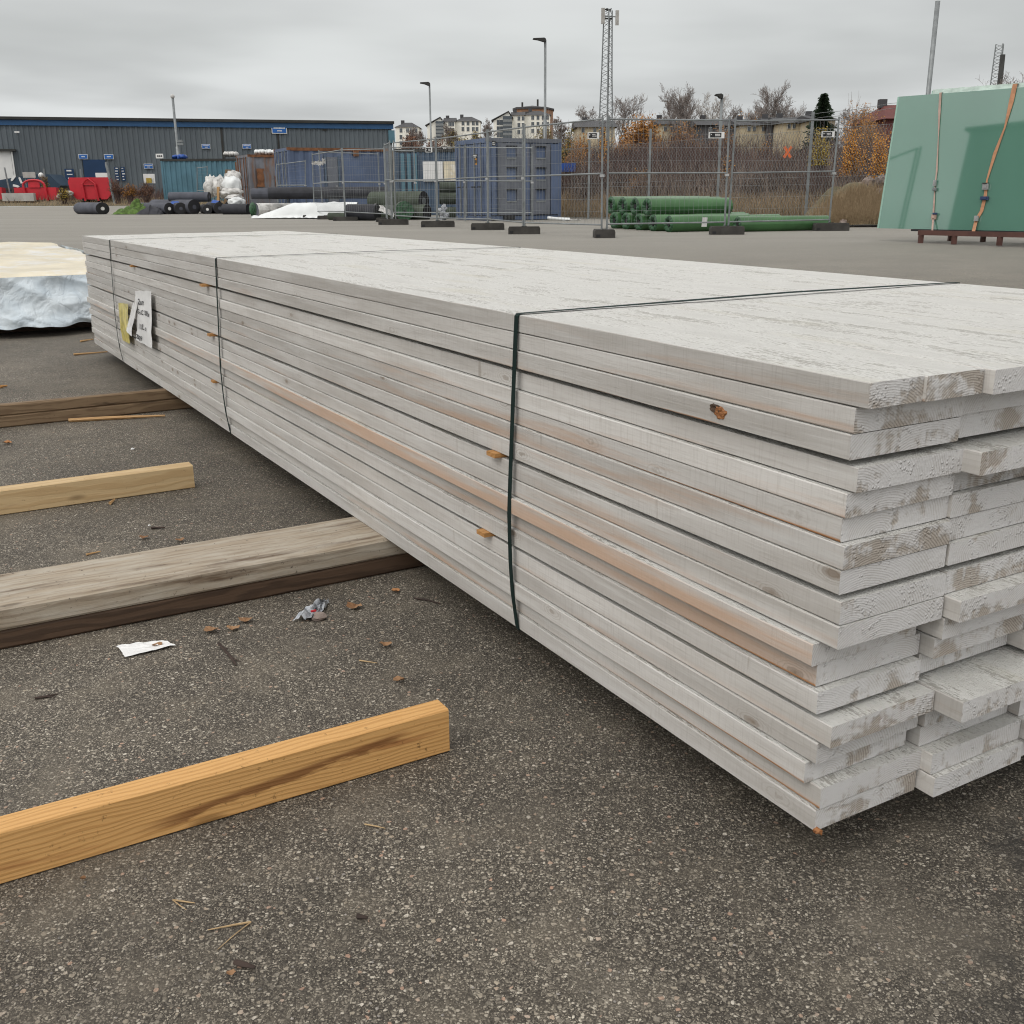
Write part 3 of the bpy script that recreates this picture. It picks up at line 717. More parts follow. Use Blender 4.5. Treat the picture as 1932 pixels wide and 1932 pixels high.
# ------------------------------------------------------------------ covered pack on the left
def covered_pack():
    Pf = V((-3.43, 8.2, 0)); ax = BV; ay = V((-BV.y, BV.x, 0))       # right-hand front corner at ground
    fr = W(163, 514, 8.5); right = V((-2.85, 8.63, 0)); Wd, Ln, H = 3.1, 6.0, .47
    root = empty('covered_pack', right, 0, 'wide pack under a pale blue tarpaulin with cream film on top', 'pack')
    def P(u, v, z_): p = right - ax * u + ay * v; return V((p.x, p.y, z_))
    mb = MB(); mb.smooth = True
    def top(u, v):
        x = u * Wd; y = v * Ln; zz = H + .02 * mnoise.noise(V((x * 2.5, y * .9, 1))) + .018 * (1 - 2 * abs(mnoise.noise(V((x * 4 + y, y * 2, 4)))))
        zz += .03 * math.exp(-((y % 1.9 - .3) / .07) ** 2)
        if u < .02 or u > .98 or v < .01: zz -= .03
        return P(x, y, zz)
    mb.grid(top, 44, 70)
    mb.build('top_film', M['cream'], root)
    mb = MB(); mb.smooth = True
    def skirt(u, v):       # front and right side, hanging with folds and a torn lower hem
        L_ = Wd + Ln; d = u * L_
        k = v
        ri = lambda a, b, c: 1 - 2.6 * abs(mnoise.noise(V((a, b, c)))) ** .85
        fold = .05 * mnoise.noise(V((d * 2, v * 1.4, 2))) + .10 * ri(d * 1.6 + v * .9, v * 1.3, 7) + .06 * ri(d * 2.6 - v * 1.8, v * 2.0, 4) + .07 * k * ri(d * 2.2, .4 * v, 3)
        hem = .115 + .05 * mnoise.noise(V((d * 1.6, 5, 0))) + .03 * mnoise.noise(V((d * 6, 9, 0)))
        zz = (H + .012) * (1 - k) + hem * k
        o_ = .012 + fold * (.25 + k) * .6
        if d < Wd: p = P(Wd - d, -o_, zz)
        else:
            p = P(-o_, d - Wd, zz)
        return p
    mb.grid(skirt, 420, 30)
    mb.build('tarpaulin_skirt', M['tarp'], root)
    mb = MB(); mb.box(P(Wd / 2, Ln / 2, .29) , (Wd - .12, Ln - .1, .32), BA); mb.build('packed_boards', M['browntimber'], root)
    mb = MB()
    for v in (.35, 2.2, 4.1, 5.7): mb.box(P(Wd / 2, v, .065), (Wd - .2, .1, .128), BA)
    mb.build('bearers', M['darktimber'], root)
covered_pack()

# ------------------------------------------------------------------ fences
def Hp(x, y, Y): return W(x, y, Y)
def fence_panel(x0, yt0, yb0, Y0, x1, yt1, yb1, Y1, label, mid=.51, nv=None, mesh=True, xb0=None, xb1=None, group='mobile fence panels'):
    a = B(x0 if xb0 is None else xb0, Y0, yb0); b = B(x1 if xb1 is None else xb1, Y1, yb1)
    za0, za1 = W(x0, yb0, Y0).z, W(x0, yt0, Y0).z; zb0, zb1 = W(x1, yb1, Y1).z, W(x1, yt1, Y1).z
    a0 = V((a.x, a.y, max(za0, a.z + .02))); b0 = V((b.x, b.y, max(zb0, b.z + .02)))
    a1 = V((W(x0, yt0, Y0).x, Y0, za1)); b1 = V((W(x1, yt1, Y1).x, Y1, zb1))
    root = empty('mobile_fence', a, 0, label, 'fence panel', group)
    mb = MB(); r = .021
    d = (b0 - a0).normalized(); s0 = a0.lerp(a1, .045); s1_ = b0.lerp(b1, .045)
    mb.tube([V((a0.x, a0.y, gz(a0.y) + .01)), a0, a1 + V((0, 0, .03))], r, 6); mb.build('post', M['galv'], root)
    mb = MB(); mb.tube([V((b0.x, b0.y, gz(b0.y) + .01)), b0, b1 + V((0, 0, .03))], r, 6); mb.build('post', M['galv'], root)
    for f, nm in ((.05, 'bottom_rail'), (mid, 'middle_rail'), (.985, 'top_rail')):
        mb = MB(); mb.tube([a0.lerp(a1, f), b0.lerp(b1, f)], r * .85, 6); mb.build(nm, M['galv'], root)
    if mesh:
        mb = MB(); n = nv or max(4, int((b0 - a0).length / .11))
        for i in range(1, n):
            u = i / n; p = a0.lerp(b0, u); q = a1.lerp(b1, u)
            mb.tube([p.lerp(q, .05), p.lerp(q, .985)], .0022, 3, False)
        for j in (.17, .28, .39, .62, .74, .86):
            mb.tube([a0.lerp(a1, j), b0.lerp(b1, j)], .0022, 3, False)
        mb.build('wire_mesh', M['galv'], root)
    mb = MB(); c = b0.lerp(b1, mid - .02); mb.box(c, (.09, .05, .05)); mb.build('clamp', M['chrome'], root)
    return root
fence_panel(589, 290, 404, 39.5, 644, 281, 405, 36.2, 'narrow galvanised fence panel at the left end of the mobile fence', xb0=593, xb1=651)
fence_panel(601.5, 285, 402, 40.2, 713, 289, 402, 41, 'galvanised panel standing behind the left end of the mobile fence', xb0=609, xb1=718)
fence_panel(646, 281, 406, 36, 724, 279, 410, 34.6, 'galvanised panel over the half covered black rolls', xb0=652, xb1=729)
fence_panel(725, 272, 409, 34, 735, 267, 413.5, 31.4, 'short fence panel seen almost edge on at the fence corner', xb0=730.5, xb1=741)
fence_panel(742.4, 267, 414, 31.2, 821, 260, 419, 28.8, 'galvanised panel right of the fence corner', xb0=746.5, xb1=824)
fence_panel(823, 260, 419, 28.7, 918.5, 247, 422, 26.4, 'galvanised panel in front of the big container\'s doors', xb0=826, xb1=920)
fence_panel(921, 246, 422, 26.3, 987, 237.5, 429, 23.6, 'galvanised panel in front of the big container\'s pocketed side')
fence_panel(990, 237, 429.5, 23.5, 1137, 221, 434.5, 21.3, 'wide galvanised panel right of the big container', xb1=1135)
fence_panel(1148.5, 221.5, 433, 21.4, 1376, 224, 429, 22.5, 'wide galvanised panel before the green wrapped rolls', xb0=1145, xb1=1367)
fence_panel(1388, 225, 428.5, 22.6, 1583, 223, 424, 24.2, 'right-hand galvanised end panel before the brown thicket', xb0=1374, xb1=1564)
fence_panel(738, 276, 407, 35.6, 876, 276, 408, 35.2, 'second row fence panel in front of the dark blue container', nv=10)
fence_panel(878, 276, 408, 34.3, 1004, 277, 408, 33.2, 'second row fence panel close against the big container', nv=8)
fence_panel(738, 282, 404, 38, 781, 282.5, 404, 37.6, 'narrow fence panel leaning by the dark blue container', nv=4, xb1=786)
fence_panel(522, 310, 352, 44.2, 576, 303, 352, 43.6, 'short steel frame standing behind the long black roll', mid=.06, nv=3)
fence_panel(372, 316, 362, 57.5, 391, 314, 362, 57.2, 'thin steel frame in front of the teal container', mid=.06, nv=2)
def foot(x0, x1, yb, Y, label, h=.13, dep=.24):
    a = W(x0, yb, Y); b = W(x1, yb, Y); c = (a + b) / 2; ln = abs(b.x - a.x); z0 = gz(Y)
    root = empty('ballast_block', (c.x, Y, z0), 0, label, 'ballast block', 'ballast blocks of the mobile fence')
    mb = MB(); bv = .02
    pr = [(-ln / 2, 0), (ln / 2, 0), (ln / 2, h * .7), (ln / 2 - bv, h), (-ln / 2 + bv, h), (-ln / 2, h * .7)]
    mb.prism([(c.x + x, Y - dep / 2, z0 + z_) for x, z_ in pr], (0, dep, 0)); mb.build('block', M['foot'], root)
    mb = MB(); mb.obox((c.x - ln / 2 + .07, Y - dep / 2 - .001, z0 + .045), (.04, 0, 0), (0, .004, 0), (0, 0, .025)); mb.build('handle_slot', M['black'], root)
    for k in (-.03, .03):
        mb = MB(); mb.tube([(c.x + k, Y, z0 + h), (c.x + k, Y, z0 + h + .012)], .028, 8); mb.build('socket', M['black'], root)
foot(572.7, 600, 412, 39.4, 'dark foot block at the far left end of the mobile fence')
foot(600, 629, 415, 38.2, 'dark foot block second from the far left of the mobile fence')
foot(629.5, 676, 419, 36, 'dark foot block beside the white sheet and black roll')
foot(710, 737, 418, 34.2, 'dark foot block tucked behind the fence corner')
foot(715, 770.5, 428, 31, 'dark foot block at the fence corner', .16)
foot(795, 857.7, 432, 28.6, 'dark foot block left of the big container', .16)
foot(889, 951.7, 437, 26.2, 'dark foot block below the big container\'s near corner', .16)
foot(959, 1019, 444.5, 23.4, 'dark foot block below the big container\'s right half', .16)
foot(1120, 1158.5, 452, 21.3, 'short foot block left of the green rolls', .16, .5)
foot(1339, 1402, 445.5, 22.4, 'dark foot block in front of the green rolls', .17)
foot(1535, 1599, 438.5, 24.1, 'dark foot block at the right end of the mobile fence', .17)
def plate(name, x0, y0, x1, y1, Y, mat, label, cat, th=.012, bars=None, barmat=None, inner=None, group=None, rz=0):
    a = W(x0, y1, Y); b = W(x1, y0, Y); c = (a + b) / 2; w_, h_ = abs(b.x - a.x), abs(b.z - a.z)
    root = empty(name, (c.x, c.y, a.z), 0, label, cat, group)
    dx = V((math.cos(rz), math.sin(rz), 0)); dy = V((-math.sin(rz), math.cos(rz), 0))
    mb = MB(); mb.obox(c, dx * w_ / 2, dy * th / 2, V((0, 0, h_ / 2))); mb.build('plate', mat, root)
    def rect(u0, v0, u1, v1, mt, nm, k):
        mb = MB(); q = c + dx * ((u0 + u1) / 2 - .5) * w_ + V((0, 0, ((v0 + v1) / 2 - .5) * h_)) - dy * (th / 2 + .003 * k)
        mb.obox(q, dx * (u1 - u0) * w_ / 2, dy * .002, V((0, 0, (v1 - v0) * h_ / 2))); mb.build(nm, mt, root)
    if inner: rect(*inner[:4], inner[4], 'panel', 1)
    if bars:
        rr = random.Random(int(x0 * 10)); mb = MB()
        for (u0, u1, v0, v1) in bars:
            u = u0
            while u < u1:
                wl = rr.uniform(.4, 1.) * (v1 - v0) * h_ / w_ * .7
                q = c + dx * (u + wl / 2 - .5) * w_ + V((0, 0, ((v0 + v1) / 2 - .5) * h_)) - dy * (th / 2 + .008)
                mb.obox(q, dx * wl * w_ / 2, dy * .002, V((0, 0, (v1 - v0) * h_ * rr.uniform(.34, .5)))); u += wl * 1.35
        mb.build('lettering', barmat, root)
    return root
SB = [(.40, .70, .52, .70), (.42, .72, .30, .46), (.14, .20, .45, .7)]
def fsign(x0, y0, x1, y1, Y, label, blk=(.09, .14, .80, .88)):
    plate('fence_sign', x0, y0, x1, y1, Y, M['signwhite'], label, 'sign', .012, [(.40, .68, .54, .72), (.42, .72, .32, .48), (.14, .19, .5, .72)], M['signwhite'], (*blk, M['black']), 'white and black signs on the mobile fence')
fsign(1108.5, 249.7, 1130.5, 261.8, 21.35, 'white sign with black field on the wide panel right of the container')
fsign(1336.6, 249, 1367, 261, 22.35, 'white sign with black field above the green rolls')
fsign(1549.5, 247.6, 1575, 259, 24.1, 'white sign with black field at the fence\'s right end')
fsign(803, 278, 815.5, 287.5, 28.9, 'small white sign with black square near the white boards')
plate('fence_sign', 833, 276, 843.5, 282.5, 28.5, M['black'], 'small black sign with white marks above the yellowed board', 'sign', .012, [(.12, .85, .55, .85), (.3, .85, .15, .45)], M['signwhite'], None, 'white and black signs on the mobile fence')
plate('fence_sign', 928, 265.5, 935, 275.5, 26.2, M['black'], 'small dark sign with white print beside the container corner post', 'sign', .012, [(.2, .8, .2, .42), (.2, .8, .5, .75)], M['signwhite'], None, 'white and black signs on the mobile fence')
r_ = plate('container_sign', 887, 291, 905.5, 298.5, 34.4, M['black'], 'black sign with white print on the big container\'s door', 'sign', .02, [(.15, .9, .5, .85), (.3, .8, .15, .4)], M['signwhite'], None, None, -math.radians(62))
plate('warning_sticker', 895, 298.6, 901, 311, 34.6, M['lorange'], 'small orange and black sticker under the black container sign', 'sticker', .02, [(.25, .7, .2, .8)], M['black'], None, None, -math.radians(62))
def torn(x, y, Y, w_, h_, seed, label):
    c = W(x, y, Y); mb = MB()
    mb.grid(lambda u, v: c + V(((u - .5) * w_ + .03 * mnoise.noise(V((v * 4, seed, 0))), .05 * mnoise.noise(V((u * 4, v * 3, seed))), (v - .5) * h_ * (.5 + abs(mnoise.noise(V((u * 6, seed, 2))))) + .06 * mnoise.noise(V((u * 5, seed, 7))))), 12, 5)
    tag(mb.build('torn_sign', M['dirtyfilm'], origin=c), label, 'torn sign')
torn(599, 307.5, 39.4, .42, .2, 3, 'torn remains of a white sign on the leftmost fence panel')
torn(611, 304, 39, .12, .22, 8, 'ragged white scrap beside the torn sign on the fence')

# permanent chain link fence behind the yard
CL = [(1060, 36.5, 281, 397), (1110, 36, 278, 396), (1222.7, 34.8, 270, 395), (1352, 33, 259.5, 394), (1520, 30.2, 246, 394), (1690, 27.2, 232, 396), (1900, 24, 215, 400)]
def chain_fence():
    pts = []
    for x, Y, yt, yb in CL:
        a = W(x, yb, Y); a = V((a.x, Y, vz(a.x, Y) - .05)); tz = W(x, yt, Y).z; pts.append((a, tz))
    root = empty('chain_link_fence', pts[0][0], 0, 'permanent chain link fence with grey posts in front of the brown thicket', 'fence')
    mb = MB()
    # cumulative strip, diagonals both ways
    ds = [0]
    for (a, _), (b, _) in zip(pts, pts[1:]): ds.append(ds[-1] + (b - a).length)
    def at(d, h):
        d = max(0, min(ds[-1] - 1e-4, d))
        for k in range(len(ds) - 1):
            if d <= ds[k + 1]:
                u = (d - ds[k]) / (ds[k + 1] - ds[k]); a = pts[k][0].lerp(pts[k + 1][0], u); tz = pts[k][1] * (1 - u) + pts[k + 1][1] * u
                return V((a.x, a.y, a.z + .05 + h * (tz - a.z - .05)))
    st = .105; run = 1.5; n = int((ds[-1] + run) / st)
    for k in range(n):
        d0 = k * st - run
        for sgn, rr in ((1, .0046), (-1, .0030)):
            u0, u1 = (0., 1.)
            p = []
            for h in (0, .34, .67, 1):
                dd = d0 + run * (h if sgn > 0 else 1 - h)
                if 0 <= dd <= ds[-1]: p.append(at(dd, h))
            if len(p) > 1: mb.tube(p, rr, 3, False)
    mb.build('wire_netting', M['galv'], root)
    for h in (.02, .5, 1.):
        mb = MB(); mb.tube([at(ds[-1] * i / 40, h) for i in range(41)], .004, 3, False); mb.build('tension_wire', M['galv'], root)
    for (a, tz), yt in zip(pts[1:], (262, 242, 229.6, 212, 196, 180)):
        Yq = a.y; xx = 0
        top = tz + .0 if False else max(tz + .1, W(1400, yt, Yq).z)
        mb = MB(); mb.obox((a.x, a.y - .04, (a.z + top) / 2 - .1), (.035, 0, 0), (0, .03, 0), (0, 0, (top - a.z) / 2 + .1)); mb.build('post', M['galv'], root)
    for dh in (.22, .34):
        mb = MB(); q = []
        for i in range(14, 41):
            p = at(ds[-1] * i / 40, 1); p.z += dh + .25 * (i - 14) / 27 - .03 * math.sin(math.pi * (i % 6) / 6); q.append(p)
        mb.tube(q, .006, 3, False); mb.build('barbed_wire', M['galv'], root)
chain_fence()
mb = MB(); c = W(1486, 287, 31); 
for s_ in (-1, 1): mb.obox(c + V((0, -.006 * s_, 0)), V((.10 * s_, 0, .145)), V((-.03, 0, .022 * s_)), V((0, .003, 0)))
mb.build('tape_cross', M['orangetape'], tag(empty('tape_cross', c, 0), 'cross of orange tape on the chain link fence', 'marking'))

# ------------------------------------------------------------------ containers
def container(name, xc, Y, ytop, th, L, Wd, side, end, label, xt=None, rust=None, doors=True, corr=True, topmat=None, pitch=.28, plain_to=0, extra=None):
    c = B(xc, Y); H = W(xc if xt is None else xt, ytop, Y).z - c.z; z0 = c.z
    a = V((math.cos(th), math.sin(th), 0)); b = V((-math.sin(th), math.cos(th), 0))
    root = empty(name, c, 0, label, 'container')
    def P(u, v, z_): return c + a * u + b * v + V((0, 0, z_))
    fw = .11
    def corrug(o_, d, n_, ln, mat, nm, z1=.16, z2=None):
        z2 = H - .13 if z2 is None else z2
        mb = MB(); k = max(3, int(ln / pitch)); prof = []
        for i in range(k):
            x = ln * i / k; st = ln / k
            prof += [(x, 0), (x + st * .32, 0), (x + st * .5, .045), (x + st * .82, .045)]
        prof.append((ln, 0))
        vs = []
        for x, dp in prof: vs += [o_ + d * x + n_ * dp + V((0, 0, z1)), o_ + d * x + n_ * dp + V((0, 0, z2))]
        mb.add(vs, [(2 * i, 2 * i + 2, 2 * i + 3, 2 * i + 1) for i in range(len(prof) - 1)])
        return mb.build(nm, mat, root)
    corrug(P(fw, .03, 0), a, b, L - 2 * fw, side, 'side_wall')
    corrug(P(L - fw, Wd - .03, 0), -a, -b, L - 2 * fw, side, 'side_wall')
    corrug(P(L - .03, fw, 0), b, -a, Wd - 2 * fw, end, 'end_wall')
    mb = MB(); mb.obox(P(L / 2, Wd / 2, H - .03), a * (L / 2 - .02), b * (Wd / 2 - .02), V((0, 0, .02))); mb.build('roof', topmat or side, root)
    mb = MB(); mb.obox(P(L / 2, Wd / 2, .12), a * (L / 2 - .02), b * (Wd / 2 - .02), V((0, 0, .05))); mb.build('floor_frame', M['black'], root)
    for u in (fw / 2, L - fw / 2):
        for v in (fw / 2, Wd - fw / 2):
            mb = MB(); mb.obox(P(u, v, H / 2), a * fw / 2, b * fw / 2, V((0, 0, H / 2 - .002))); p = mb.build('corner_post', end, root)
            for z_ in (.06, H - .06):
                mb = MB(); mb.obox(P(u, v, z_), a * (fw / 2 + .012), b * (fw / 2 + .012), V((0, 0, .058))); mb.build('corner_casting', topmat or M['bluegrey'], p)
    for v in (.05, Wd - .05):
        for z_ in (.08, H - .075):
            mb = MB(); mb.obox(P(L / 2, v, z_), a * (L / 2 - fw - .002), b * .045, V((0, 0, .06))); mb.build('rail', (topmat or side) if z_ > 1 else side, root)
    for u in (.05, L - .05):
        for z_ in (.08, H - .085):
            mb = MB(); mb.obox(P(u, Wd / 2, z_), a * .045, b * (Wd / 2 - fw - .002), V((0, 0, .07))); mb.build('rail', end, root)
    if doors:
        for s_ in (0, 1):
            v0 = fw + s_ * (Wd / 2 - fw); v1 = v0 + Wd / 2 - fw - .01
            mb = MB(); k = 5
            for i in range(k):
                x = v0 + (v1 - v0) * (i + .5) / k
                mb.obox(P(.05 - (.022 if i % 2 else 0), x, H / 2), a * .02, b * (v1 - v0) / k / 2 * (.999 if i % 2 else 1.0), V((0, 0, H / 2 - .17)))
            d = mb.build('door', end, root)
            for q in (.3, .72):
                mb = MB(); x = v0 + (v1 - v0) * q; mb.tube([P(-.03, x, .12), P(-.03, x, H - .12)], .022, 6); mb.build('locking_bar', M['galv'] if not rust else M['rust'], d)
                mb = MB(); mb.obox(P(-.06, x + .08, 1.05), a * .012, b * .12, V((0, 0, .02))); mb.build('door_handle', M['black'], d)
    else:
        corrug(P(.03, Wd - fw, 0), -b, a, Wd - 2 * fw, end, 'end_wall')
    if extra: extra(root, P, H, a, b)
    return root
def teal_extra(root, P, H, a, b):
    for u, w_, h0 in ((4.3, .08, .9), (5.2, .05, 1.3)):
        mb = MB(); mb.obox(P(u, -.022, H - .2 - h0 / 2), a * w_, b * .012, V((0, 0, h0 / 2))); mb.build('rust_streak', M['rust'], root)
container('shipping_container', 305, 62, 299.5, .02, 6.06, 2.44, M['teal'], M['teal'], 'teal shipping container behind the black rolls at the left', topmat=M['roofdark'], extra=teal_extra)
def rusty_extra(root, P, H, a, b):
    for u, z_, w_, h_ in ((.55, 1.5, .2, .9), (1.5, 1.1, .17, 1.0), (2.3, 1.6, .2, 1.), (3.1, 1.2, .3, .7)):
        mb = MB(); k = [(mnoise.noise(V((i, u, 2))) * .08) for i in range(12)]
        pts = [P(u - w_ + k[i], -.018, z_ + h_ * (i / 5 - .5)) for i in range(6)] + [P(u + w_ + k[6 + i], -.018, z_ + h_ * (.5 - i / 5)) for i in range(6)]
        mb.prism(pts, b * .006); mb.build('rust_patch', M['rust'], root)
    mb = MB(); mb.obox(P(1.95, -.02, H - .62), a * .17, b * .004, V((0, 0, .32))); mb.build('blue_patch', M['bluetrim'], root)
container('shipping_container', 471, 56, 291, .5, 4.2, 2.44, M['rusty'], M['rusty'], 'rusty grey shipping container beside the white bales', rust=True, topmat=M['rust'], pitch=.5, extra=rusty_extra)
def blue2_extra(root, P, H, a, b):
    mb = MB(); mb.obox(P(1.9, -.03, H * .46), a * .23, b * .02, V((0, 0, H * .40))); d = mb.build('side_door', M['bluegrey'], root)
    mb = MB(); mb.obox(P(2.06, -.06, H * .42), a * .05, b * .012, V((0, 0, .03))); mb.build('door_handle', M['chrome'], d)
    for u in (1.6, 2.2):
        mb = MB(); mb.obox(P(u, -.03, H * .46), a * .035, b * .03, V((0, 0, H * .42))); mb.build('door_post', M['blue3'], d)
    mb = MB(); mb.obox(P(3.35, -.012, H * .48), a * 1.02, b * .012, V((0, 0, H * .40))); mb.build('sheet_panel', M['blue'], root)
    mb = MB(); mb.obox(P(3.0, -.06, H - .22), a * .12, b * .05, V((0, 0, .13))); mb.build('rusty_bracket', M['rust'], root)
container('shipping_container', 545.6, 46.5, 277.5, .45, 4.5, 2.44, M['blue'], M['blue'], 'faded blue container with a side door behind the long black roll', topmat=M['rust'], pitch=.42, extra=blue2_extra)
def blue3_extra(root, P, H, a, b):
    for u0, u1, mt in ((1.15, 1.95, 'signwhite'), (1.98, 2.72, 'cream')):
        mb = MB(); mb.obox(P((u0 + u1) / 2, -.04, H - .88), a * (u1 - u0) / 2, b * .015, V((0, 0, .38))); o = mb.build('white_board', M[mt], root)
    for u in (.35, .6, .85):
        mb = MB(); mb.obox(P(u, -.03, H / 2), a * .07, b * .03, V((0, 0, H / 2 - .2))); mb.build('corrugation_rib', M['teal'], root)
container('shipping_container', 744, 43.5, 280, .03, 6, 2.44, M['blue3'], M['blue3'], 'dark blue container carrying a white and a yellowed board', topmat=M['roofdark'], pitch=.2, extra=blue3_extra)
def big_extra(root, P, H, a, b):
    # overpainted bands and six recessed lashing pockets in two columns
    for u0, u1 in ((.02 + .11, .30), (1.32, 1.52), (2.32, 2.60)):
        mb = MB(); mb.obox(P((u0 + u1) / 2, -.012, H / 2), a * (u1 - u0) / 2, b * .012, V((0, 0, H / 2 - .17))); mb.build('blue_band', M['blue'], root)
    for uc, w_ in ((.85, .47), (1.93, .36)):
        g_ = MB(); wp = .19
        zs = [(.62, .95), (1.28, 1.62), (1.95, 2.27)]
        zc_ = [.18]
        # grey sheet round the pockets
        edges = [.18] + [q for z_ in zs for q in z_] + [H - .16]
        g_.obox(P(uc - (w_ + wp) / 2, -.014, H / 2), a * (w_ - wp) / 2, b * .02, V((0, 0, H / 2 - .17)))
        g_.obox(P(uc + (w_ + wp) / 2, -.014, H / 2), a * (w_ - wp) / 2, b * .02, V((0, 0, H / 2 - .17)))
        for q in range(0, 8, 2): g_.obox(P(uc, -.016, (edges[q] + edges[q + 1]) / 2), a * wp, b * .02, V((0, 0, (edges[q + 1] - edges[q]) / 2)))
        g_.build('pocket_panel', M['bluegrey'], root)
        for z0_, z1_ in zs:
            mb = MB(); mb.obox(P(uc, .02, (z0_ + z1_) / 2), a * (wp - .01), b * .008, V((0, 0, (z1_ - z0_) / 2))); p = mb.build('lashing_pocket', M['blue'], root)
            mb = MB(); mb.obox(P(uc, -.03, z1_ + .015), a * (wp + .01), b * .02, V((0, 0, .018))); mb.build('pocket_lip', M['black'], p)
            mb = MB(); mb.obox(P(uc, -.02, z0_ - .03), a * (wp - .02), b * .03, V((0, 0, .02))); mb.build('pocket_sill', M['galv'], p)
    mb = MB(); mb.obox(P(.75, -.02, .1), a * .2, b * .03, V((0, 0, .07))); mb.build('fork_pocket', M['black'], root)
container('shipping_container', 920, 34.6, 259, R_(28), 2.72, 2.4, M['blue'], M['blue'], 'big faded blue container with six pockets in its side', topmat=M['bluegrey'], pitch=.3, extra=big_extra)

# ------------------------------------------------------------------ rolls
def roll(name, c0, c1, r, mat, endmat, label, group=None, hole=.3, core=None, flat=1., n=22, wob=.03, seed=1, cat='roll', puck=0, corelen=.0):
    c0, c1 = V(c0), V(c1); ax = (c1 - c0); L = ax.length; ax.normalize(); sd_ = ax.cross(V((0, 0, 1))).normalized(); up = sd_.cross(ax)
    root = empty(name, V((c0.x, c0.y, c0.z - r * flat)), 0, label, cat, group)
    mb = MB(); mb.smooth = True; ns = max(6, int(L / .15))
    def ringp(s_, an, k=1.):
        rr = r * k * (1 + wob * mnoise.noise(V((math.cos(an) * 1.2, math.sin(an) * 1.2 + seed * 3, s_ * 1.1))))
        vv = math.sin(an) * flat; 
        vv = max(vv, -.92 * flat)
        return c0 + ax * s_ + sd_ * math.cos(an) * rr * (1 + (1 - flat) * .5) + up * vv * rr
    mb.grid(lambda u, v: ringp(v * L, u * 2 * math.pi), n, ns); mb.build('wrapping' if puck else 'rolled_sheet', mat, root)
    for s_, sg in ((0, -1), (L, 1)):
        mb = MB(); mb.smooth = bool(puck)
        def e(u, v):
            an = u * 2 * math.pi; k = 1 - v * (1 - hole)
            p = ringp(s_, an, k)
            if puck: p += ax * sg * (.10 * math.sin(math.pi * min(1, v * 1.3)) * r * 2 + .035 * math.sin(an * 11 + seed) * v * (1.2 - v)) - ax * sg * (.25 * r * max(0, v - .75) * 4)
            else: p += ax * sg * .006 * math.sin(v * 40)
            return p
        mb.grid(e, n * (2 if puck else 1), 6); mb.build('roll_end', endmat, root)
        mb = MB(); mb.tube([c0 + ax * (s_ - sg * (-.004 + corelen)), c0 + ax * (s_ - sg * .12)], r * hole * 1.0, 12); mb.build('core', core or M['black'], root)
    return root
def roll_px(xc, yc, rpx, Y, ln, ang, *a, **k):
    c = W(xc, yc, Y); r = rpx / 1948 * Y
    fl = k.get('flat', 1.)
    r2 = r
    c.z = max(c.z, gz(Y) + r2 * fl * .9)
    if k.pop('ground', False): c.z = gz(Y) + r2 * fl * .92
    d = V((math.cos(ang), math.sin(ang), 0)) * ln
    return roll(a[0], c, c + d, r2, *a[1:], **k)
GB = 'black geotextile rolls at the left'
roll_px(193, 388, 12.5, 49, 2.0, R_(140), 'geotextile_roll', M['geogrey'], M['black'], 'flattened grey roll lying apart at the far left of the rolls', GB, flat=.86, ground=True, seed=4, hole=.3, core=M['dirtyfilm'])
roll_px(319.5, 391, 10.5, 48.2, 2.6, R_(137), 'geotextile_roll', M['geogrey'], M['black'], 'grey roll beside the crumpled turf, its white core showing', GB, ground=True, seed=5, core=M['signwhite'])
roll_px(341, 390, 10.6, 48.2, 2.2, R_(122), 'geotextile_roll', M['geotex'], M['black'], 'thin black roll between the grey roll and the thick black roll', GB, ground=True, seed=6, core=M['geogrey'])
roll_px(366.5, 387.5, 13.2, 48.4, 3.2, R_(140), 'geotextile_roll', M['geogrey'], M['black'], 'thickest black roll under the stacked roll', GB, ground=True, seed=7, core=M['geogrey'])
roll_px(395, 371.7, 8.8, 49.2, 1.9, R_(172), 'geotextile_roll', M['geogrey'], M['black'], 'grey roll lying on top of the black rolls', GB, seed=8, core=M['geogrey'])
roll_px(391, 391, 8.5, 48.4, 2.4, R_(110), 'geotextile_roll', M['geotex'], M['black'], 'small black roll wedged under the stacked roll', GB, ground=True, seed=9, core=M['signwhite'])
roll_px(414, 386, 10.6, 48.5, 2.4, R_(115), 'geotextile_roll', M['geotex'], M['black'], 'black roll with a blue sheet edge behind it', GB, ground=True, seed=10, core=M['geogrey'])
roll_px(435.5, 387, 12, 48.5, 2.6, R_(100), 'geotextile_roll', M['geogrey'], M['black'], 'round black roll at the right end of the black row', GB, ground=True, seed=11, hole=.22)
roll_px(468, 386, 9.5, 47, 1.2, R_(165), 'geotextile_roll', M['geotex'], M['black'], 'short black roll beside the strapped turf roll', GB, ground=True, seed=12)
roll_px(507, 365, 10.8, 43.2, 4.75, R_(3), 'geotextile_roll', M['geotex'], M['black'], 'long black roll in front of the faded blue container', None, ground=False, seed=13, hole=.2, core=M['geogrey'])
roll_px(474, 366, 9.5, 46.5, 1.6, R_(10), 'geotextile_roll', M['geogrey'], M['black'], 'dark grey roll end against the rusty container', None, ground=False, seed=14)
roll_px(483, 391, 12, 43.2, 3.6, R_(35), 'geotextile_roll', M['dirtyfilm'], M['geogrey'], 'whitish wrapped roll running back from the strapped turf', None, ground=True, seed=15)
roll_px(660, 400, 6.8, 36.9, .9, R_(150), 'geotextile_roll', M['turfback'], M['black'], 'small dull green roll behind the fence beside the white sheet', None, ground=True, seed=16)
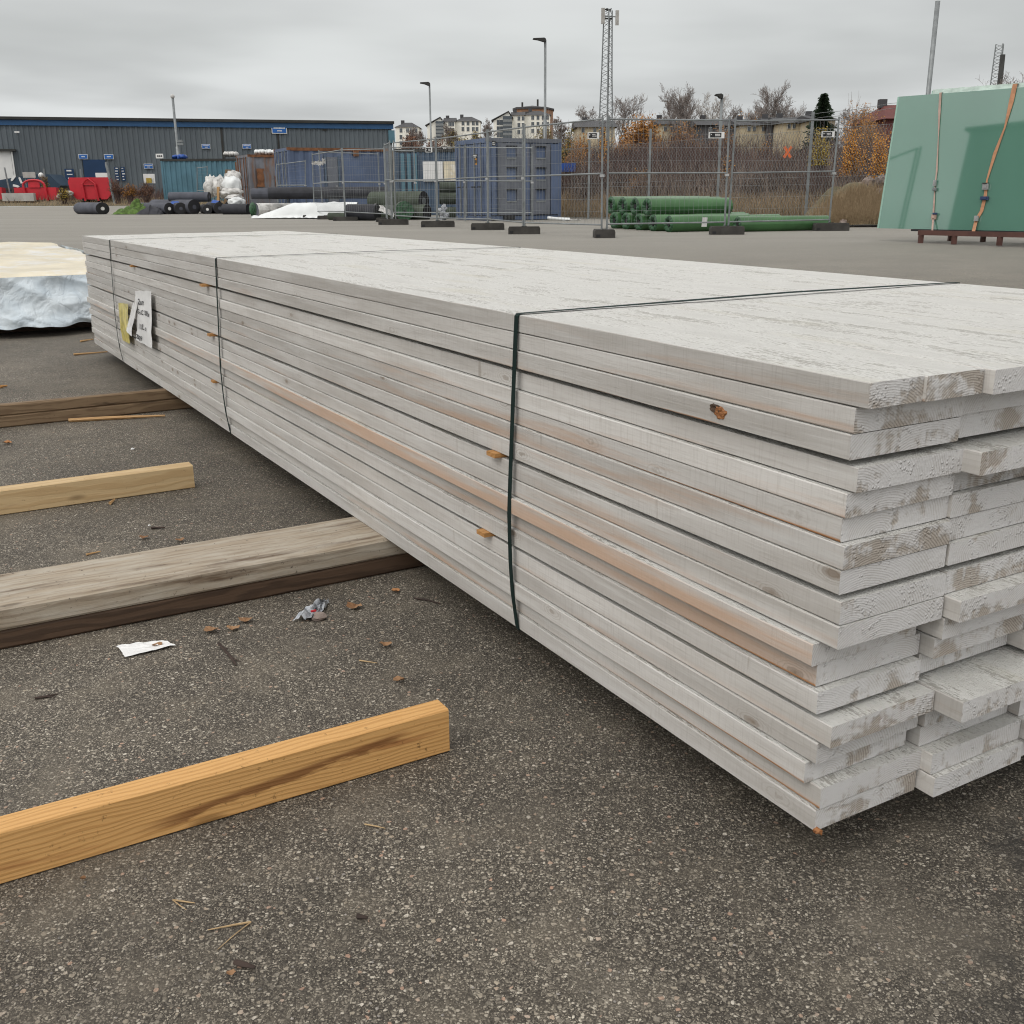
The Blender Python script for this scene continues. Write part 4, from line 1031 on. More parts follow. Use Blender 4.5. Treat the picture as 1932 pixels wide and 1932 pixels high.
roll_px(712, 402, 15, 36, 1.1, R_(160), 'geotextile_roll', M['geotex'], M['black'], 'fat black roll half covered by dirty white sheeting', None, ground=True, seed=17, hole=.12)
GT = 'dull green turf rolls'
roll_px(700, 379, 9, 38.6, 1.9, R_(12), 'turf_roll', M['turfback'], M['turfback'], 'dull green roll lying upper left in the turf heap', GT, seed=18, ground=False)
roll_px(704, 394, 9, 38.3, 1.9, R_(12), 'turf_roll', M['turfback'], M['black'], 'dull green roll lower left in the turf heap', GT, seed=19, ground=True)
roll_px(763, 392, 17, 36.6, 2.4, R_(100), 'turf_roll', M['turfback'], M['greenend'], 'big turf roll facing the camera at the fence corner', GT, seed=20, ground=True, hole=.12)
roll_px(799.7, 379, 17, 37.2, 2.2, R_(150), 'turf_roll', M['turfback'], M['black'], 'thick dark roll with a pale core disc', GT, seed=21, ground=False, hole=.36, core=M['galv'])
roll_px(806, 398, 14, 36.9, 2.2, R_(150), 'turf_roll', M['turfback'], M['black'], 'dark turf roll under the one with the pale core', GT, seed=22, ground=True, hole=.2)
roll_px(829, 354, 9.6, 38.2, 1.5, R_(8), 'turf_roll', M['turfback'], M['black'], 'upper dark roll against the big container', GT, seed=23, ground=False)
roll_px(829, 375, 10.6, 38.0, 1.5, R_(8), 'turf_roll', M['turfback'], M['black'], 'middle dark roll against the big container', GT, seed=24, ground=False)
roll_px(829, 396, 10.6, 37.8, 1.5, R_(8), 'turf_roll', M['turfback'], M['black'], 'lowest dark roll against the big container', GT, seed=25, ground=True)
# green wrapped rolls
GG = 'green film wrapped rolls'
def groll(x, y, r, Y, x1, label, ang=R_(24), seed=1, ground=True, dz=0):
    c = W(x, y, Y); rr = r / 1948 * Y; c.z = gz(Y) + rr * .92 + dz
    # length so that the far end falls at photo column x1
    ln = .5
    for _ in range(300):
        q = c + V((math.cos(ang), math.sin(ang), 0)) * ln
        px = 966 + q.x / (q.y * math.cos(PITCH) - (q.z - CZ) * math.sin(PITCH)) * 1932 * FPX
        if px >= x1: break
        ln += .02
    roll('wrapped_roll', c, c + V((math.cos(ang), math.sin(ang), 0)) * ln, rr, M['greenfilm'], M['greenend'], label, GG, hole=.28, puck=1, seed=seed, wob=.045, n=26)
YB = 24.3
for k, (x, Yk, x1) in enumerate(((1159, 26.6, 1300), (1181, 26.0, 1330), (1205, 25.3, 1405), (1232, 24.6, 1412), (1262, 24.0, 1412))):
    groll(x, 412, 15.2, Yk, x1, 'green wrapped roll in the bottom row, ' + ['farthest left and hindmost', 'second from the left', 'third from the left', 'fourth from the left', 'with the longest visible flank'][k], seed=30 + k)
for k, (x, Yk, x1) in enumerate(((1153, 27.0, 1320), (1175, 26.4, 1340), (1198, 25.7, 1360), (1221, 25.0, 1376))):
    groll(x, 381, 15.6, Yk, x1, 'green wrapped roll in the top row, ' + ['leftmost end', 'second end from the left', 'third end from the left', 'longest and foremost'][k], seed=40 + k, dz=.345)
groll(1312, 412, 14.6, 24.3, 1470, 'green wrapped roll torn open, with a paper label at its end', seed=50)
groll(1392, 412, 14, 23.9, 1562, 'green wrapped roll lying alone at the right, its end torn open', seed=51, ang=R_(17))
mb = MB(); c = W(1329, 419, 23.6); mb.grid(lambda u, v: c + V(((u - .5) * .12, .02 * u - .05 * v, (v - .5) * .2)), 3, 4); tag(mb.build('paper_label', M['paper'], origin=c), 'white paper label hanging on the torn green roll', 'label')

# white sheet over a roll, dirty film, plastic heaps
def sheet(name, pts_fn, nu, nv, mat, label, cat, origin):
    mb = MB(); mb.smooth = True; mb.grid(pts_fn, nu, nv); return tag(mb.build(name, mat, origin=origin), label, cat)
def white_sheet():
    A_ = B(500, 40.5); Bp = B(672, 38.6)
    def fn(u, v):
        p = A_.lerp(Bp, u); an = (v * 1.25 - .12) * math.pi; r = .29 + .02 * mnoise.noise(V((u * 9, v * 3, 2)))
        rise = min(1, u * 3.2)
        y = -math.cos(an) * r * 1.25; zz = max(0, math.sin(an)) * r * 1.9 * (.25 + .75 * rise)
        if v < .12: y = -.4 - (.12 - v) * 1.5; zz = .02
        q = p + V((.05 * mnoise.noise(V((v * 6, u * 5, 3))) - (1 - rise) * .3 * (1 - v), y - (1 - rise) * .25, 0)); q.z = gz(q.y) + .012 + zz + .03 * rise * abs(mnoise.noise(V((u * 14, v * 5, 6)))); return q
    sheet('white_sheet', fn, 70, 30, M['whitefilm'], 'big white sheet draped over a roll left of the mobile fence', 'sheet', A_)
    A2 = B(470, 40.3)
    def fn2(u, v):
        p = A2 + V((u * 2.0 + .12 * mnoise.noise(V((v * 5, 1, 2))), (v - .5) * (.3 + .5 * u), 0))
        p.z = gz(p.y) + .02 + (.10 + .25 * u * u) * (1 - (2 * v - 1) ** 2) * abs(.4 + mnoise.noise(V((u * 7, v * 4, 5)))); return p
    sheet('white_sheet', fn2, 40, 12, M['whitefilm'], 'crumpled white tail of sheeting spread on the asphalt', 'sheet', A2)
    A3 = B(690, 36.1)
    def fn3(u, v):
        x = (u - .5) * 1.35; an = v * math.pi * .8
        p = A3 + V((x + .2, -.05 + .5 * v, 0)); p.z = gz(p.y) + .62 * math.cos((u - .5) * 2.1) * (.72 + .3 * math.sin(an)) + .05 * mnoise.noise(V((u * 12, v * 6, 1))) - .12; return p
    sheet('dirty_sheet', fn3, 40, 10, M['dirtyfilm'], 'dirty white sheeting over the fat black roll', 'sheet', A3)
    A4 = B(733, 34.6)
    sheet('plastic_scrap', lambda u, v: A4 + V((u * .75 - .5, (v - .5) * .3, .02 + .12 * abs(mnoise.noise(V((u * 8, v * 4, 8)))) * math.sin(math.pi * u))), 20, 8, M['whitefilm'], 'white plastic scrap at the fence corner foot', 'scrap', A4)
    A5 = B(834, 36.0)
    mb = MB(); 
    for k in range(5): mb.blob(A5 + V((random.uniform(-.12, .12), random.uniform(-.1, .1), .06 + .08 * k)), .11, k, .7, 2, 2.5)
    tag(mb.build('crumpled_plastic', M['foil'], origin=A5), 'crumpled silvery plastic beside the big container', 'scrap')
white_sheet()
def bale(x, y, Y, w_, h_, seed, label, sx=1.):
    c = W(x, y, Y); mb = MB(); mb.smooth = True
    mb.blob(c, (w_ * 1.15, .45 * sx, h_), seed, .4, 3, 3.2)
    tag(mb.build('white_bale', M['dirtyfilm'] if seed % 3 else M['whitefilm'], origin=(c.x, c.y, c.z - h_)), label, 'bale', 'white plastic bales by the rusty container')
bale(398, 352, 55, .30, .52, 1, 'upright white wrapped bale at the left of the bale heap')
bale(417, 353, 54.6, .38, .50, 2, 'white bale second from the left in the heap')
bale(437, 350, 54.2, .42, .42, 3, 'grey-white bale in the middle of the heap')
bale(440, 334, 55, .36, .30, 4, 'topmost white bale of the heap')
bale(437, 362, 53.8, .48, .20, 5, 'flat white bale low in the heap')
bale(446, 381, 48, .30, .20, 6, 'white plastic bag between the black rolls')
bale(443, 374, 50, .34, .16, 7, 'low white bag behind the black rolls')
mb = MB(); p = B(408, 54); mb.obox(p + V((0, 0, .55)), (.06, 0, 0), (0, .05, 0), (.05, 0, .55)); tag(mb.build('wooden_post', M['splinter'], origin=p), 'yellow wooden stake between the white bales', 'stake')
mb = MB(); p = B(427, 58.6); mb.obox(p + V((0, 0, .95)), (.16, 0, 0), (0, .03, 0), (.12, 0, .95)); tag(mb.build('leaning_board', M['browntimber'], origin=p), 'grey board leaning on the teal container', 'board')
def topbag(x0, x1, y, Y, n, label, mat):
    a = W(x0, y, Y); b = W(x1, y, Y); mb = MB(); mb.smooth = True
    for k in range(n): mb.blob(a.lerp(b, (k + .5) / n), ((b.x - a.x) / n * .75, .45, .15), k + n, .5, 2, 2.2)
    tag(mb.build('folded_sheeting', mat, origin=a), label, 'sheeting')
topbag(424, 448, 291, 63.2, 5, 'folded pale sheeting on the teal container\'s roof', M['dirtyfilm'])
topbag(482, 520, 287.5, 57.6, 6, 'row of white sheeting along the rusty container\'s roof', M['whitefilm'])
topbag(328, 351, 296.5, 63, 3, 'small blue bundle on the teal container\'s roof', M['binblue'])
def heap(x0, x1, Y, hpx, mat, label, seed, dep=1.2):
    a = B(x0, Y); b = B(x1, Y); h = hpx / 1948 * Y
    sheet('turf_heap', lambda u, v: (lambda p: V((p.x + .1 * mnoise.noise(V((u * 6, v * 6, seed))), p.y + (v - .3) * dep, gz(p.y) + .01 + h * math.sin(math.pi * min(1, v * 1.15)) ** .6 * (math.sin(math.pi * u) ** .5) * (.55 + .75 * abs(mnoise.noise(V((u * 3.3 + seed, v * 2, 4))))))))(a.lerp(b, u)), 46, 14, mat, label, 'heap', a)
heap(206, 262, 48.4, 16, M['turf'], 'low crumpled heap of green turf', 3)
heap(236, 272, 49.2, 27, M['turf'], 'high fold of bright green turf behind the heap', 9)
heap(255, 300, 48.0, 22, M['geotex'], 'black backing of the crumpled turf', 6)
p = B(472, 41.9); mb = MB(); mb.smooth = True; mb.blob(p + V((0, 0, .28)), (.13, .3, .29), 4, .2, 2, 2); o = mb.build('turf_bundle', M['greenend'], None, origin=p); tag(o, 'upright strapped end of dark green turf by the white sheet', 'bundle')
for x0, x1, y, Y, nm in ((396 - 71, 443 - 83, 380, 48.9, 'bright blue sheet edge between the grey rolls'), (402, 414, 377.5, 48.9, 'bright blue scrap behind the black roll')):
    a = W(x0, y, Y); b = W(x1, y + 2, Y)
    sheet('blue_sheet', lambda u, v: a.lerp(b, u) + V((0, (v - .5) * .7, .11 * math.sin(math.pi * v) - .1 + .04 * mnoise.noise(V((u * 4, v * 4, 1))))), 12, 8, M['binblue'], nm, 'sheet', a)
p = B(1060, 34.2, 411); mb = MB(); mb.tube([p + V((-.45, .1, .09)), p + V((-.1, .05, .06)), p + V((.25, 0, .03))], [.05, .045, .06], 8); mb.grid(lambda u, v: p + V((.1 + u * .5, -.1 + v * .25, .02 + .05 * abs(mnoise.noise(V((u * 5, v * 5, 3)))))), 8, 4)
tag(mb.build('white_plastic_tube', M['whitefilm'], origin=p), 'white plastic tube on the ground right of the big container', 'tube')

# ------------------------------------------------------------------ warehouse
def warehouse():
    A0 = W(-140, 373, 70.9); B0 = W(744, 373, 79.5); A0.z = B0.z = .85
    ex = (B0 - A0); L = ex.length; ex.normalize(); ny = V((ex.y, -ex.x, 0))      # ny points to the camera
    H = W(0, 221.5, 72.2).z - .85
    root = empty('warehouse', A0, 0, 'long grey sheet-clad warehouse with blue eaves band', 'building')
    def P(d, z_, o_=0.): return A0 + ex * d + ny * o_ + V((0, 0, z_))
    def dpx(x, y=300):          # distance along the wall of a photo column
        r0 = ray(x, y); det = r0.x * ex.y - r0.y * ex.x
        tt = (A0.x * ex.y - A0.y * ex.x) / det; q = V((r0.x * tt, r0.y * tt, 0)); return (q - V((A0.x, A0.y, 0))).dot(ex), CZ + r0.z * tt - .85
    mb = MB(); n = int(L / .34); vs = []
    for i in range(n):
        for x, o_ in ((0, 0), (.35, 0), (.5, .05), (.85, .05)):
            d = (i + x) * L / n; vs += [P(d, 0, o_), P(d, H - .35, o_)]
    mb.add(vs, [(2 * i, 2 * i + 2, 2 * i + 3, 2 * i + 1) for i in range(len(vs) // 2 - 1)]); mb.build('cladding', M['wall'], root)
    mb = MB(); mb.obox(P(L / 2, H / 2, -12.06), ex * (L / 2), ny * 12, V((0, 0, H / 2 - .02))); mb.build('hall_body', M['wall'], root)
    mb = MB(); mb.obox(P(L / 2, H - .30, .10), ex * (L / 2 + .1), ny * .06, V((0, 0, .17))); mb.build('blue_eaves_band', M['bluetrim'], root)
    mb = MB(); mb.obox(P(L / 2, H - .03, -11.8), ex * (L / 2 + .15), ny * 12.1, V((0, 0, .09))); rf = mb.build('roof', M['roofdark'], root)
    for x in (75, 180, 385, 480, 660):
        mb = MB(); d, _ = dpx(x); mb.obox(P(d, H + .12, -3.), ex * 1.6, ny * .8, V((0, 0, .06))); mb.build('roof_light', M['dirtyfilm'], rf)
    def onwall(x0, y0, x1, y1, o_, th, mat, nm, parent=root):
        d0, z1_ = dpx(x0, y0); d1, z0_ = dpx(x1, y1); mb = MB()
        mb.obox(P((d0 + d1) / 2, (z0_ + z1_) / 2, o_), ex * (d1 - d0) / 2, ny * th, V((0, 0, (z1_ - z0_) / 2))); return mb.build(nm, mat, parent)
    onwall(156, 301, 207, 374, .07, .03, M['darkblue'], 'blue_door')
    g = onwall(-12, 285, 28, 342, .09, .04, M['signwhite'], 'roller_gate')
    onwall(-12, 281.5, 31, 285.5, .2, .2, M['roofdark'], 'gate_canopy', root); onwall(24, 286, 29, 342, .17, .05, M['signwhite'], 'gate_post', root)
    for x0, x1, y0, y1 in ((192, 204, 230, 241), (608, 616, 239, 247)): onwall(x0, y0, x1, y1, .07, .02, M['roofdark'], 'wall_vent')
    for x in (419, 525): onwall(x, 240, x + .8, 300, .055, .012, M['roofdark'], 'cladding_joint')
    c = onwall(29.5, 248.5, 39, 251.5, .5, .06, M['signwhite'], 'security_camera'); onwall(33.5, 251, 34.5, 254.5, .3, .2, M['galv'], 'camera_bracket', c)
    onwall(732, 246, 744.5, 270, .12, .05, M['teal'], 'corner_flashing')
    def wsign(x0, y0, x1, y1, label, two=True, name='wall_sign', face=M['signblue'], o_=.12, bars=None):
        d0, z1_ = dpx(x0, y0); d1, z0_ = dpx(x1, y1); c = P((d0 + d1) / 2, z0_, o_); w_, h_ = d1 - d0, z1_ - z0_
        r = empty(name, c, 0, label, 'sign', 'blue signs on the warehouse wall')
        mb = MB(); mb.obox(c + V((0, 0, h_ / 2)), ex * w_ / 2, ny * .02, V((0, 0, h_ / 2))); mb.build('white_border', M['signwhite'], r)
        mb = MB(); mb.obox(c + V((0, 0, h_ / 2)) + ny * .025, ex * w_ * .45, ny * .01, V((0, 0, h_ * .41))); mb.build('face', face, r)
        mb = MB(); rr = random.Random(int(x0))
        for (u0, u1, v, hh) in (bars or ([(.12, .88, .66, .08), (.36, .66, .34, .08)] if two else [(.3, .7, .5, .12)])):
            u = u0
            while u < u1 - .02:
                wl = rr.uniform(.035, .06); mb.obox(c + ex * (u + wl / 2 - .5) * w_ + V((0, 0, v * h_)) + ny * .04, ex * wl * .4 * w_, ny * .004, V((0, 0, hh * h_ * rr.uniform(.7, 1)))); u += wl
        mb.build('lettering', M['signwhite'], r)
    wsign(511.5, 236.5, 541.5, 252.5, 'big blue sign with two white lines under the warehouse eaves')
    wsign(380, 272, 397, 281, 'blue sign above the teal container\'s right part'); wsign(457, 272, 474, 281, 'blue sign above the rusty container')
    wsign(148, 291, 166.5, 300.5, 'blue sign above the left edge of the blue door', False); wsign(196, 291, 215, 300.5, 'blue sign above the right edge of the blue door', False)
    wsign(271, 309, 289.5, 318.5, 'light blue sign close to the teal container\'s left end')
    def banner(x0, y0, x1, y1, label, seed):
        d0, z1_ = dpx(x0, y0); d1, z0_ = dpx(x1, y1); c = P((d0 + d1) / 2, z0_, .12); w_, h_ = d1 - d0, z1_ - z0_
        r = empty('banner', c, 0, label, 'banner'); mb = MB(); mb.obox(c + V((0, 0, h_ / 2)), ex * w_ / 2, ny * .015, V((0, 0, h_ / 2))); mb.build('cloth', M['darkblue'], r)
        mb = MB(); rr = random.Random(seed)
        for k in range(5):
            q = c + ex * rr.uniform(-.1, .1) * w_ + V((0, 0, h_ * (k + .5) / 5)) + ny * .02
            mb.obox(q, ex * w_ * rr.uniform(.2, .36), ny * .004, V((0, 0, h_ * rr.uniform(.02, .045))))
        mb.build('print', M['signwhite'], r)
    banner(121.5, 318.5, 143.5, 354, 'tall blue and white banner left of the red octagonal skip', 2)
    banner(215.5, 315, 226.5, 341, 'narrow blue and white banner right of the blue door', 3); banner(227.5, 315, 238, 341, 'second narrow banner farther right of the blue door', 4)
warehouse()

# ------------------------------------------------------------------ skips and yard clutter in front of the warehouse
def skip_front(x0, x1, y0, y1, Y, kind, label):
    a = W(x0, y1, Y); b = W(x1, y0, Y); z0, z1_ = a.z, b.z; w_ = b.x - a.x; c = V(((a.x + b.x) / 2, Y, 0)); zg = gz(Y)
    root = empty('skip', (c.x, Y, zg), 0, label, 'skip', 'red skips')
    h = z1_ - z0
    def P(x, z_, o_=0): return V((c.x + x, Y + o_, z0 + z_))
    mb = MB()
    if kind == 'low': pr = [(-w_ / 2, .1), (-w_ / 2 + .1, 0), (w_ / 2 - .1, 0), (w_ / 2, .1), (w_ / 2 + .02, h), (-w_ / 2 - .02, h)]
    else: pr = [(-w_ / 2 + .1, .35), (-w_ / 2 + .42, 0), (w_ / 2 - .30, 0), (w_ / 2 - .02, .3), (w_ / 2 - .06, h), (-w_ / 2 + .1, h), (-w_ / 2, h - .25)]
    n = len(pr)
    mb.add([P(x, z_) for x, z_ in pr] + [P(x * .8, z_ * .97, 1.0) for x, z_ in pr], [tuple(range(n))] + [(i, (i + 1) % n, n + (i + 1) % n, n + i) for i in range(n - 2 if kind == 'low' else n)] + [tuple(range(n, 2 * n))])
    mb.build('hull', M['red'], root)
    if kind == 'low':
        mb = MB(); pts = [P(-.52, -.05, -.1), P(-.62, h + .12, -.1)] + [P(-.62 * math.cos(t_ * math.pi / 8), h + .12 + .30 * math.sin(t_ * math.pi / 8), -.1) for t_ in range(1, 8)] + [P(.62, h + .12, -.1), P(.70, -.05, -.1)]
        mb.tube(pts, .065, 6); mb.build('lifting_hoop', M['red'], root)
        mb = MB(); mb.obox(P(0, h + .22, -.05), V((.33, 0, 0)), V((0, .03, 0)), V((0, 0, .22))); mb.build('hook_plate', M['red'], root)
    else:
        mb = MB(); mb.tube([P(-.30, -.08, -.1), P(-.38, h * .70, -.1), P(0, h * .95, -.1), P(.36, h * .70, -.1), P(.46, -.08, -.1)], .055, 6); mb.build('lifting_hoop', M['red'], root)
        mb = MB(); mb.obox(P(0, h * .68, -.05), V((.36, 0, 0)), V((0, .04, 0)), V((0, 0, .03))); mb.build('cross_bar', M['red'], root)
    for s_ in (-.45, .5):
        mb = MB(); mb.obox(P(s_, -.03, .5), V((.06, 0, 0)), V((0, .5, 0)), V((0, 0, .09))); mb.build('runner', M['black'], root)
    for s_ in (-.5, .5):
        mb = MB(); mb.tube([P(s_ - .08, (zg - z0) + .12, .3), P(s_ + .08, (zg - z0) + .12, .3)], .12, 10); mb.build('roller', M['black'], root)
skip_front(29.5, 105, 353.5, 377.5, 63, 'low', 'low red skip with an arched lifting hoop')
skip_front(132, 207.5, 334.5, 376.5, 62, 'oct', 'tall red skip with cut corners behind the flattened grey roll')
skip_front(-70, 2, 353.5, 377, 63, 'low', 'red skip cut off by the left edge of the photo')
def navy():
    Y = 68; a = B(-40, Y); b = B(112, Y); z1_ = W(50, 329, Y).z
    root = empty('skip', a, 0, 'navy skip with a pale recycling mark behind the low red skip', 'skip')
    pr = [(a.x + 2.0, gz(Y) + .1), (b.x - 1.0, gz(Y) + .1), (b.x, W(112, 350, Y).z), (W(92, 329, Y).x, z1_), (W(60, 329, Y).x, z1_), (a.x, W(0, 346, Y).z)]
    mb = MB(); mb.prism([(x, Y, z_) for x, z_ in pr], (0, 2, 0)); mb.build('hull', M['skipblue'], root)
    mb = MB(); c = W(31, 342.5, Y - .05)
    for k in range(3):
        an = k * 2.094 + .3; p = c + V((math.cos(an) * .27, 0, math.sin(an) * .27)); d = V((-math.sin(an), 0, math.cos(an))); e = V((math.cos(an), 0, math.sin(an)))
        mb.poly([p - d * .2 - e * .07, p + d * .12 - e * .07, p + d * .22, p + d * .12 + e * .07, p - d * .2 + e * .07])
    mb.build('recycling_mark', M['signwhite'], root)
    mb = MB(); mb.obox(V(((a.x + b.x) / 2, Y - .04, gz(Y) + .75)), V((2.4, 0, 0)), V((0, .05, 0)), V((0, 0, .06))); mb.build('rib', M['roofdark'], root)
navy()
def vplate(x0, y0, x1, y1, Y, mat, label, cat='board', name='notice_board', legs=True):
    a = W(x0, y1, Y); b = W(x1, y0, Y); c = (a + b) / 2; root = empty(name, (c.x, Y, gz(Y)), 0, label, cat)
    mb = MB(); mb.obox(c, V((abs(b.x - a.x) / 2, 0, 0)), V((0, .03, 0)), V((0, 0, abs(b.z - a.z) / 2))); mb.build('panel', mat, root)
    for q in (a.x + .1, b.x - .1):
        mb = MB(); mb.tube([(q, Y + .05, gz(Y)), (q, Y + .05, a.z + .1)], .03, 6); mb.build('leg', M['galv'], root)
    return root
vplate(44, 324.5, 66, 335.5, 66.5, M['concrete'], 'blank pale board above the navy skip')
vplate(181, 326, 202, 334.5, 66, M['signwhite'], 'blank white board behind the tall red skip')
r_ = vplate(272, 328, 291.5, 346, 64.5, M['signwhite'], 'white panel with a yellow mark left of the teal container')
mb = MB(); mb.obox(W(281, 340.5, 64.42), V((.16, 0, 0)), V((0, .01, 0)), V((0, 0, .14))); mb.build('yellow_mark', M['lyellow'], r_)
plate('container_sign', 294.5, 290, 307.5, 298.8, 62.3, M['signwhite'], 'white number plate standing on the teal container\'s corner', 'sign', .03, [(.2, .8, .25, .75)], M['ink'])
p = B(77.5, 65.5); mb = MB(); mb.tube([p, V((p.x, p.y, W(77, 334, 65.5).z))], .04, 6); o = empty('yard_light', p, 0, 'small white globe lamp behind the low red skip', 'lamp'); mb.build('pole', M['galv'], o)
mb = MB(); mb.smooth = True; mb.blob(W(77.5, 331, 65.5), .17, 1, .02, 2); mb.build('globe', M['signwhite'], o)
for k, (xb, xt, yt, Y, nm) in enumerate(((15, 8.5, 316, 64, 'thin grey post by the white gate'), (84, 82.5, 318, 65, 'thin grey post behind the low red skip'), (154, 151.5, 319, 65, 'thin grey post left of the blue door'))):
    a = B(xb, Y); mb = MB(); mb.tube([a, W(xt, yt, Y)], .045, 6); tag(mb.build('yard_post', M['galv'], origin=a), nm, 'post', 'posts in front of the warehouse')
a = B(210.5, 61.5); mb = MB(); mb.tube([a, W(210, 355, 61.5), W(205.5, 330, 61.5), W(200.5, 312, 61.5), W(200.5, 306, 61.5)], .07, 6); tag(mb.build('yard_post', M['galv'], origin=a), 'bent grey post at the tall red skip\'s right side', 'post', 'posts in front of the warehouse')
mb = MB(); a = B(0, 62.5); b = B(60, 62.3); mb.obox((a + b) / 2 + V((0, 0, .42)), (b - a) / 2, V((0, .15, 0)), V((0, 0, .22))); tag(mb.build('concrete_kerb', M['concrete'], origin=a), 'low pale concrete block wall behind the left verge', 'wall')
def rubble(x, y, Y, r, k, nm, mat=None):
    c = W(x, y, Y); mb = MB(); mb.blob(c, r, k, .5, 2, 1.6); tag(mb.build('boulder', mat or M['stone'], origin=c), nm, 'boulder', None)
rubble(117, 369, 61.6, (.32, .25, .14), 3, 'pale flat stone between the two red skips', M['concrete'])
rubble(126, 366, 61.9, (.4, .25, .17), 5, 'pale lump of rubble left of the tall red skip', M['concrete'])
plate('bin', 1054, 308.5, 1085, 324.5, 41, M['binblue'], 'bright blue bin beyond the big container', 'bin', .9)

# ------------------------------------------------------------------ poles and masts
def pole(xb, yb, xt, yt, Y, r0, r1, label, head=None, name='lamp_post', extra=None, zg=None):
    a = W(xb, yb, Y); t_ = W(xt, yt, Y); x = (a.x * .5 + t_.x * .5); base = V((x, Y, gz(Y) if zg is None else zg))
    root = empty(name, base, 0, label, 'lamp post' if head else 'pole', 'lamp posts' if head else None)
    zs = base.z + (t_.z - base.z) * .52
    mb = MB(); mb.smooth = True; mb.tube([base, (x, Y, zs), (x, Y, zs + .02), (x, Y, t_.z)], [r0, r0, r1, r1], 8); mb.build('pole', M['galv'], root)
    if head:
        mb = MB(); ln = head; q = V((x, Y, t_.z))
        if ln < 0: pr = [(.03, -.10), (.03, .04), (-.05, .09), (ln, .07), (ln - .03, .02), (ln * .6, -.02), (-.1, -.1)]
        mb.prism([q + V((px_, -.14, pz_)) for px_, pz_ in pr], (0, .28, 0)); mb.build('lamp_head', M['roofdark'], root)
    if extra: extra(root, x, Y)
    return root
def boxes(root, x, Y):
    for y0, y1 in ((264, 268.5), (270, 274)):
        a = W(340, y1, Y); b = W(346, y0, Y); mb = MB(); mb.obox(V((x + .22, Y - .05, (a.z + b.z) / 2)), V((.16, 0, 0)), V((0, .1, 0)), V((0, 0, abs(b.z - a.z) / 2))); mb.build('switch_box', M['galv'], root)
    mb = MB(); mb.smooth = True; mb.blob((x, Y, W(323.5, 182, Y).z), .13, 2, .05, 2); mb.build('floodlight', M['dirtyfilm'], root)
pole(338, 292, 323.5, 182, 66, .11, .075, 'thin pole with two grey boxes in front of the warehouse', None, 'equipment_pole', boxes)
pole(813, 283, 811, 158, 62, .075, .05, 'slim lamp post left of the big container', -.5)
pole(1028.8, 257, 1028.2, 75, 58, .10, .065, 'tall lamp post rising behind the big container', -.62)
pole(1358, 280, 1361.5, 181, 47, .085, .06, 'short lamp post above the green rolls', -.28)
pole(1748, 220, 1768, 2, 34, .085, .075, 'tall bare pole rising behind the glass, cut by the top edge', None, 'tall_pole')
def lattice(xb, yb, xt, yt, Y, wb, wt, legs, label, name, zb=None):
    a = W(xb, yb, Y); tp = W(xt, yt, Y); base = V(((a.x + tp.x) / 2, Y, hz(a.x, Y) - .3 if zb is None else zb)); Hh = tp.z - base.z
    root = empty(name, base, 0, label, 'mast')
    def leg(k, f):
        an = k * 2 * math.pi / 3 + .55; r = (wb * (1 - f) + wt * f) if f > .5 else (wb * 1.0 * (1 - f * 2) + (wb * .62 + wt * .38) * f * 2)
        return base + V((math.cos(an) * r, math.sin(an) * r, Hh * f))
    for k in range(3):
        mb = MB(); mb.tube([leg(k, f / 8) for f in range(9)], .05 * Y / 90, 4); mb.build('leg', M['galv'], root)
    mb = MB(); n = 44
    for k in range(3):
        for i in range(n):
            p = leg(k, i / n); q = leg((k + 1) % 3, (i + 1) / n)
            if i % 2: p, q = leg((k + 1) % 3, i / n), leg(k, (i + 1) / n)
            mb.tube([p, q], .02 * Y / 90, 3, False)
    mb.build('lattice_bracing', M['galv'], root)
    return root, base, Hh, leg
rt, base, Hh, leg = lattice(1144, 235, 1147.5, 19, 110, .85, .46, 3, 'tall lattice radio mast with panel antennas at its top', 'radio_mast', zb=1.5)
for s_, dx, dt in ((-1, -.50, 0), (-1, -.28, .2), (1, .82, -.5), (1, 1.02, -.4)):
    pass
Yq = 110
for xa, ya, yb_ in ((1136, 15, 45), (1139.5, 15, 45), (1162.8, 19.5, 47.5), (1166, 19.5, 47.5)):
    a = W(xa, yb_, Yq); b = W(xa, ya, Yq); mb = MB(); mb.obox((a + b) / 2, V((.085, 0, 0)), V((0, .08, 0)), V((0, 0, (b.z - a.z) / 2))); mb.build('panel_antenna', M['concrete'], rt)
mb = MB(); mb.tube([W(1136, 30, Yq), W(1167, 32, Yq)], .06, 5); mb.build('cross_arm', M['galv'], rt)
mb = MB()
for k in range(7): mb.obox(W(1143 + k * 1.5, 17.5 + (k % 3), Yq), V((.10, 0, .05 * (-1) ** k)), V((0, .1, 0)), V((0, 0, .05)))
mb.build('aerial_cluster', M['roofdark'], rt)
mb = MB(); mb.obox(W(1148.5, 35, Yq), V((.38, 0, 0)), V((0, .1, 0)), V((0, 0, .07))); mb.build('platform', M['roofdark'], rt)
mb = MB(); mb.tube([base + V((.12, 0, 0)), base + V((.12, 0, Hh * .95))], .07, 5); mb.build('cable_run', M['roofdark'], rt)
lattice(1880, 178, 1885, 83, 70, .42, .28, 3, 'pale ladder mast beside the dark chimney at the right', 'ladder_mast', zb=.9)
a = W(1889, 170, 69); t_ = W(1892, 103, 69); mb = MB(); mb.smooth = True; mb.tube([(a.x, 69, .8), (t_.x, 69, t_.z)], [.17, .15], 10)
tag(mb.build('chimney', M['roofdark'], origin=(a.x, 69, .8)), 'dark steel chimney rising above the glass at the right', 'chimney')

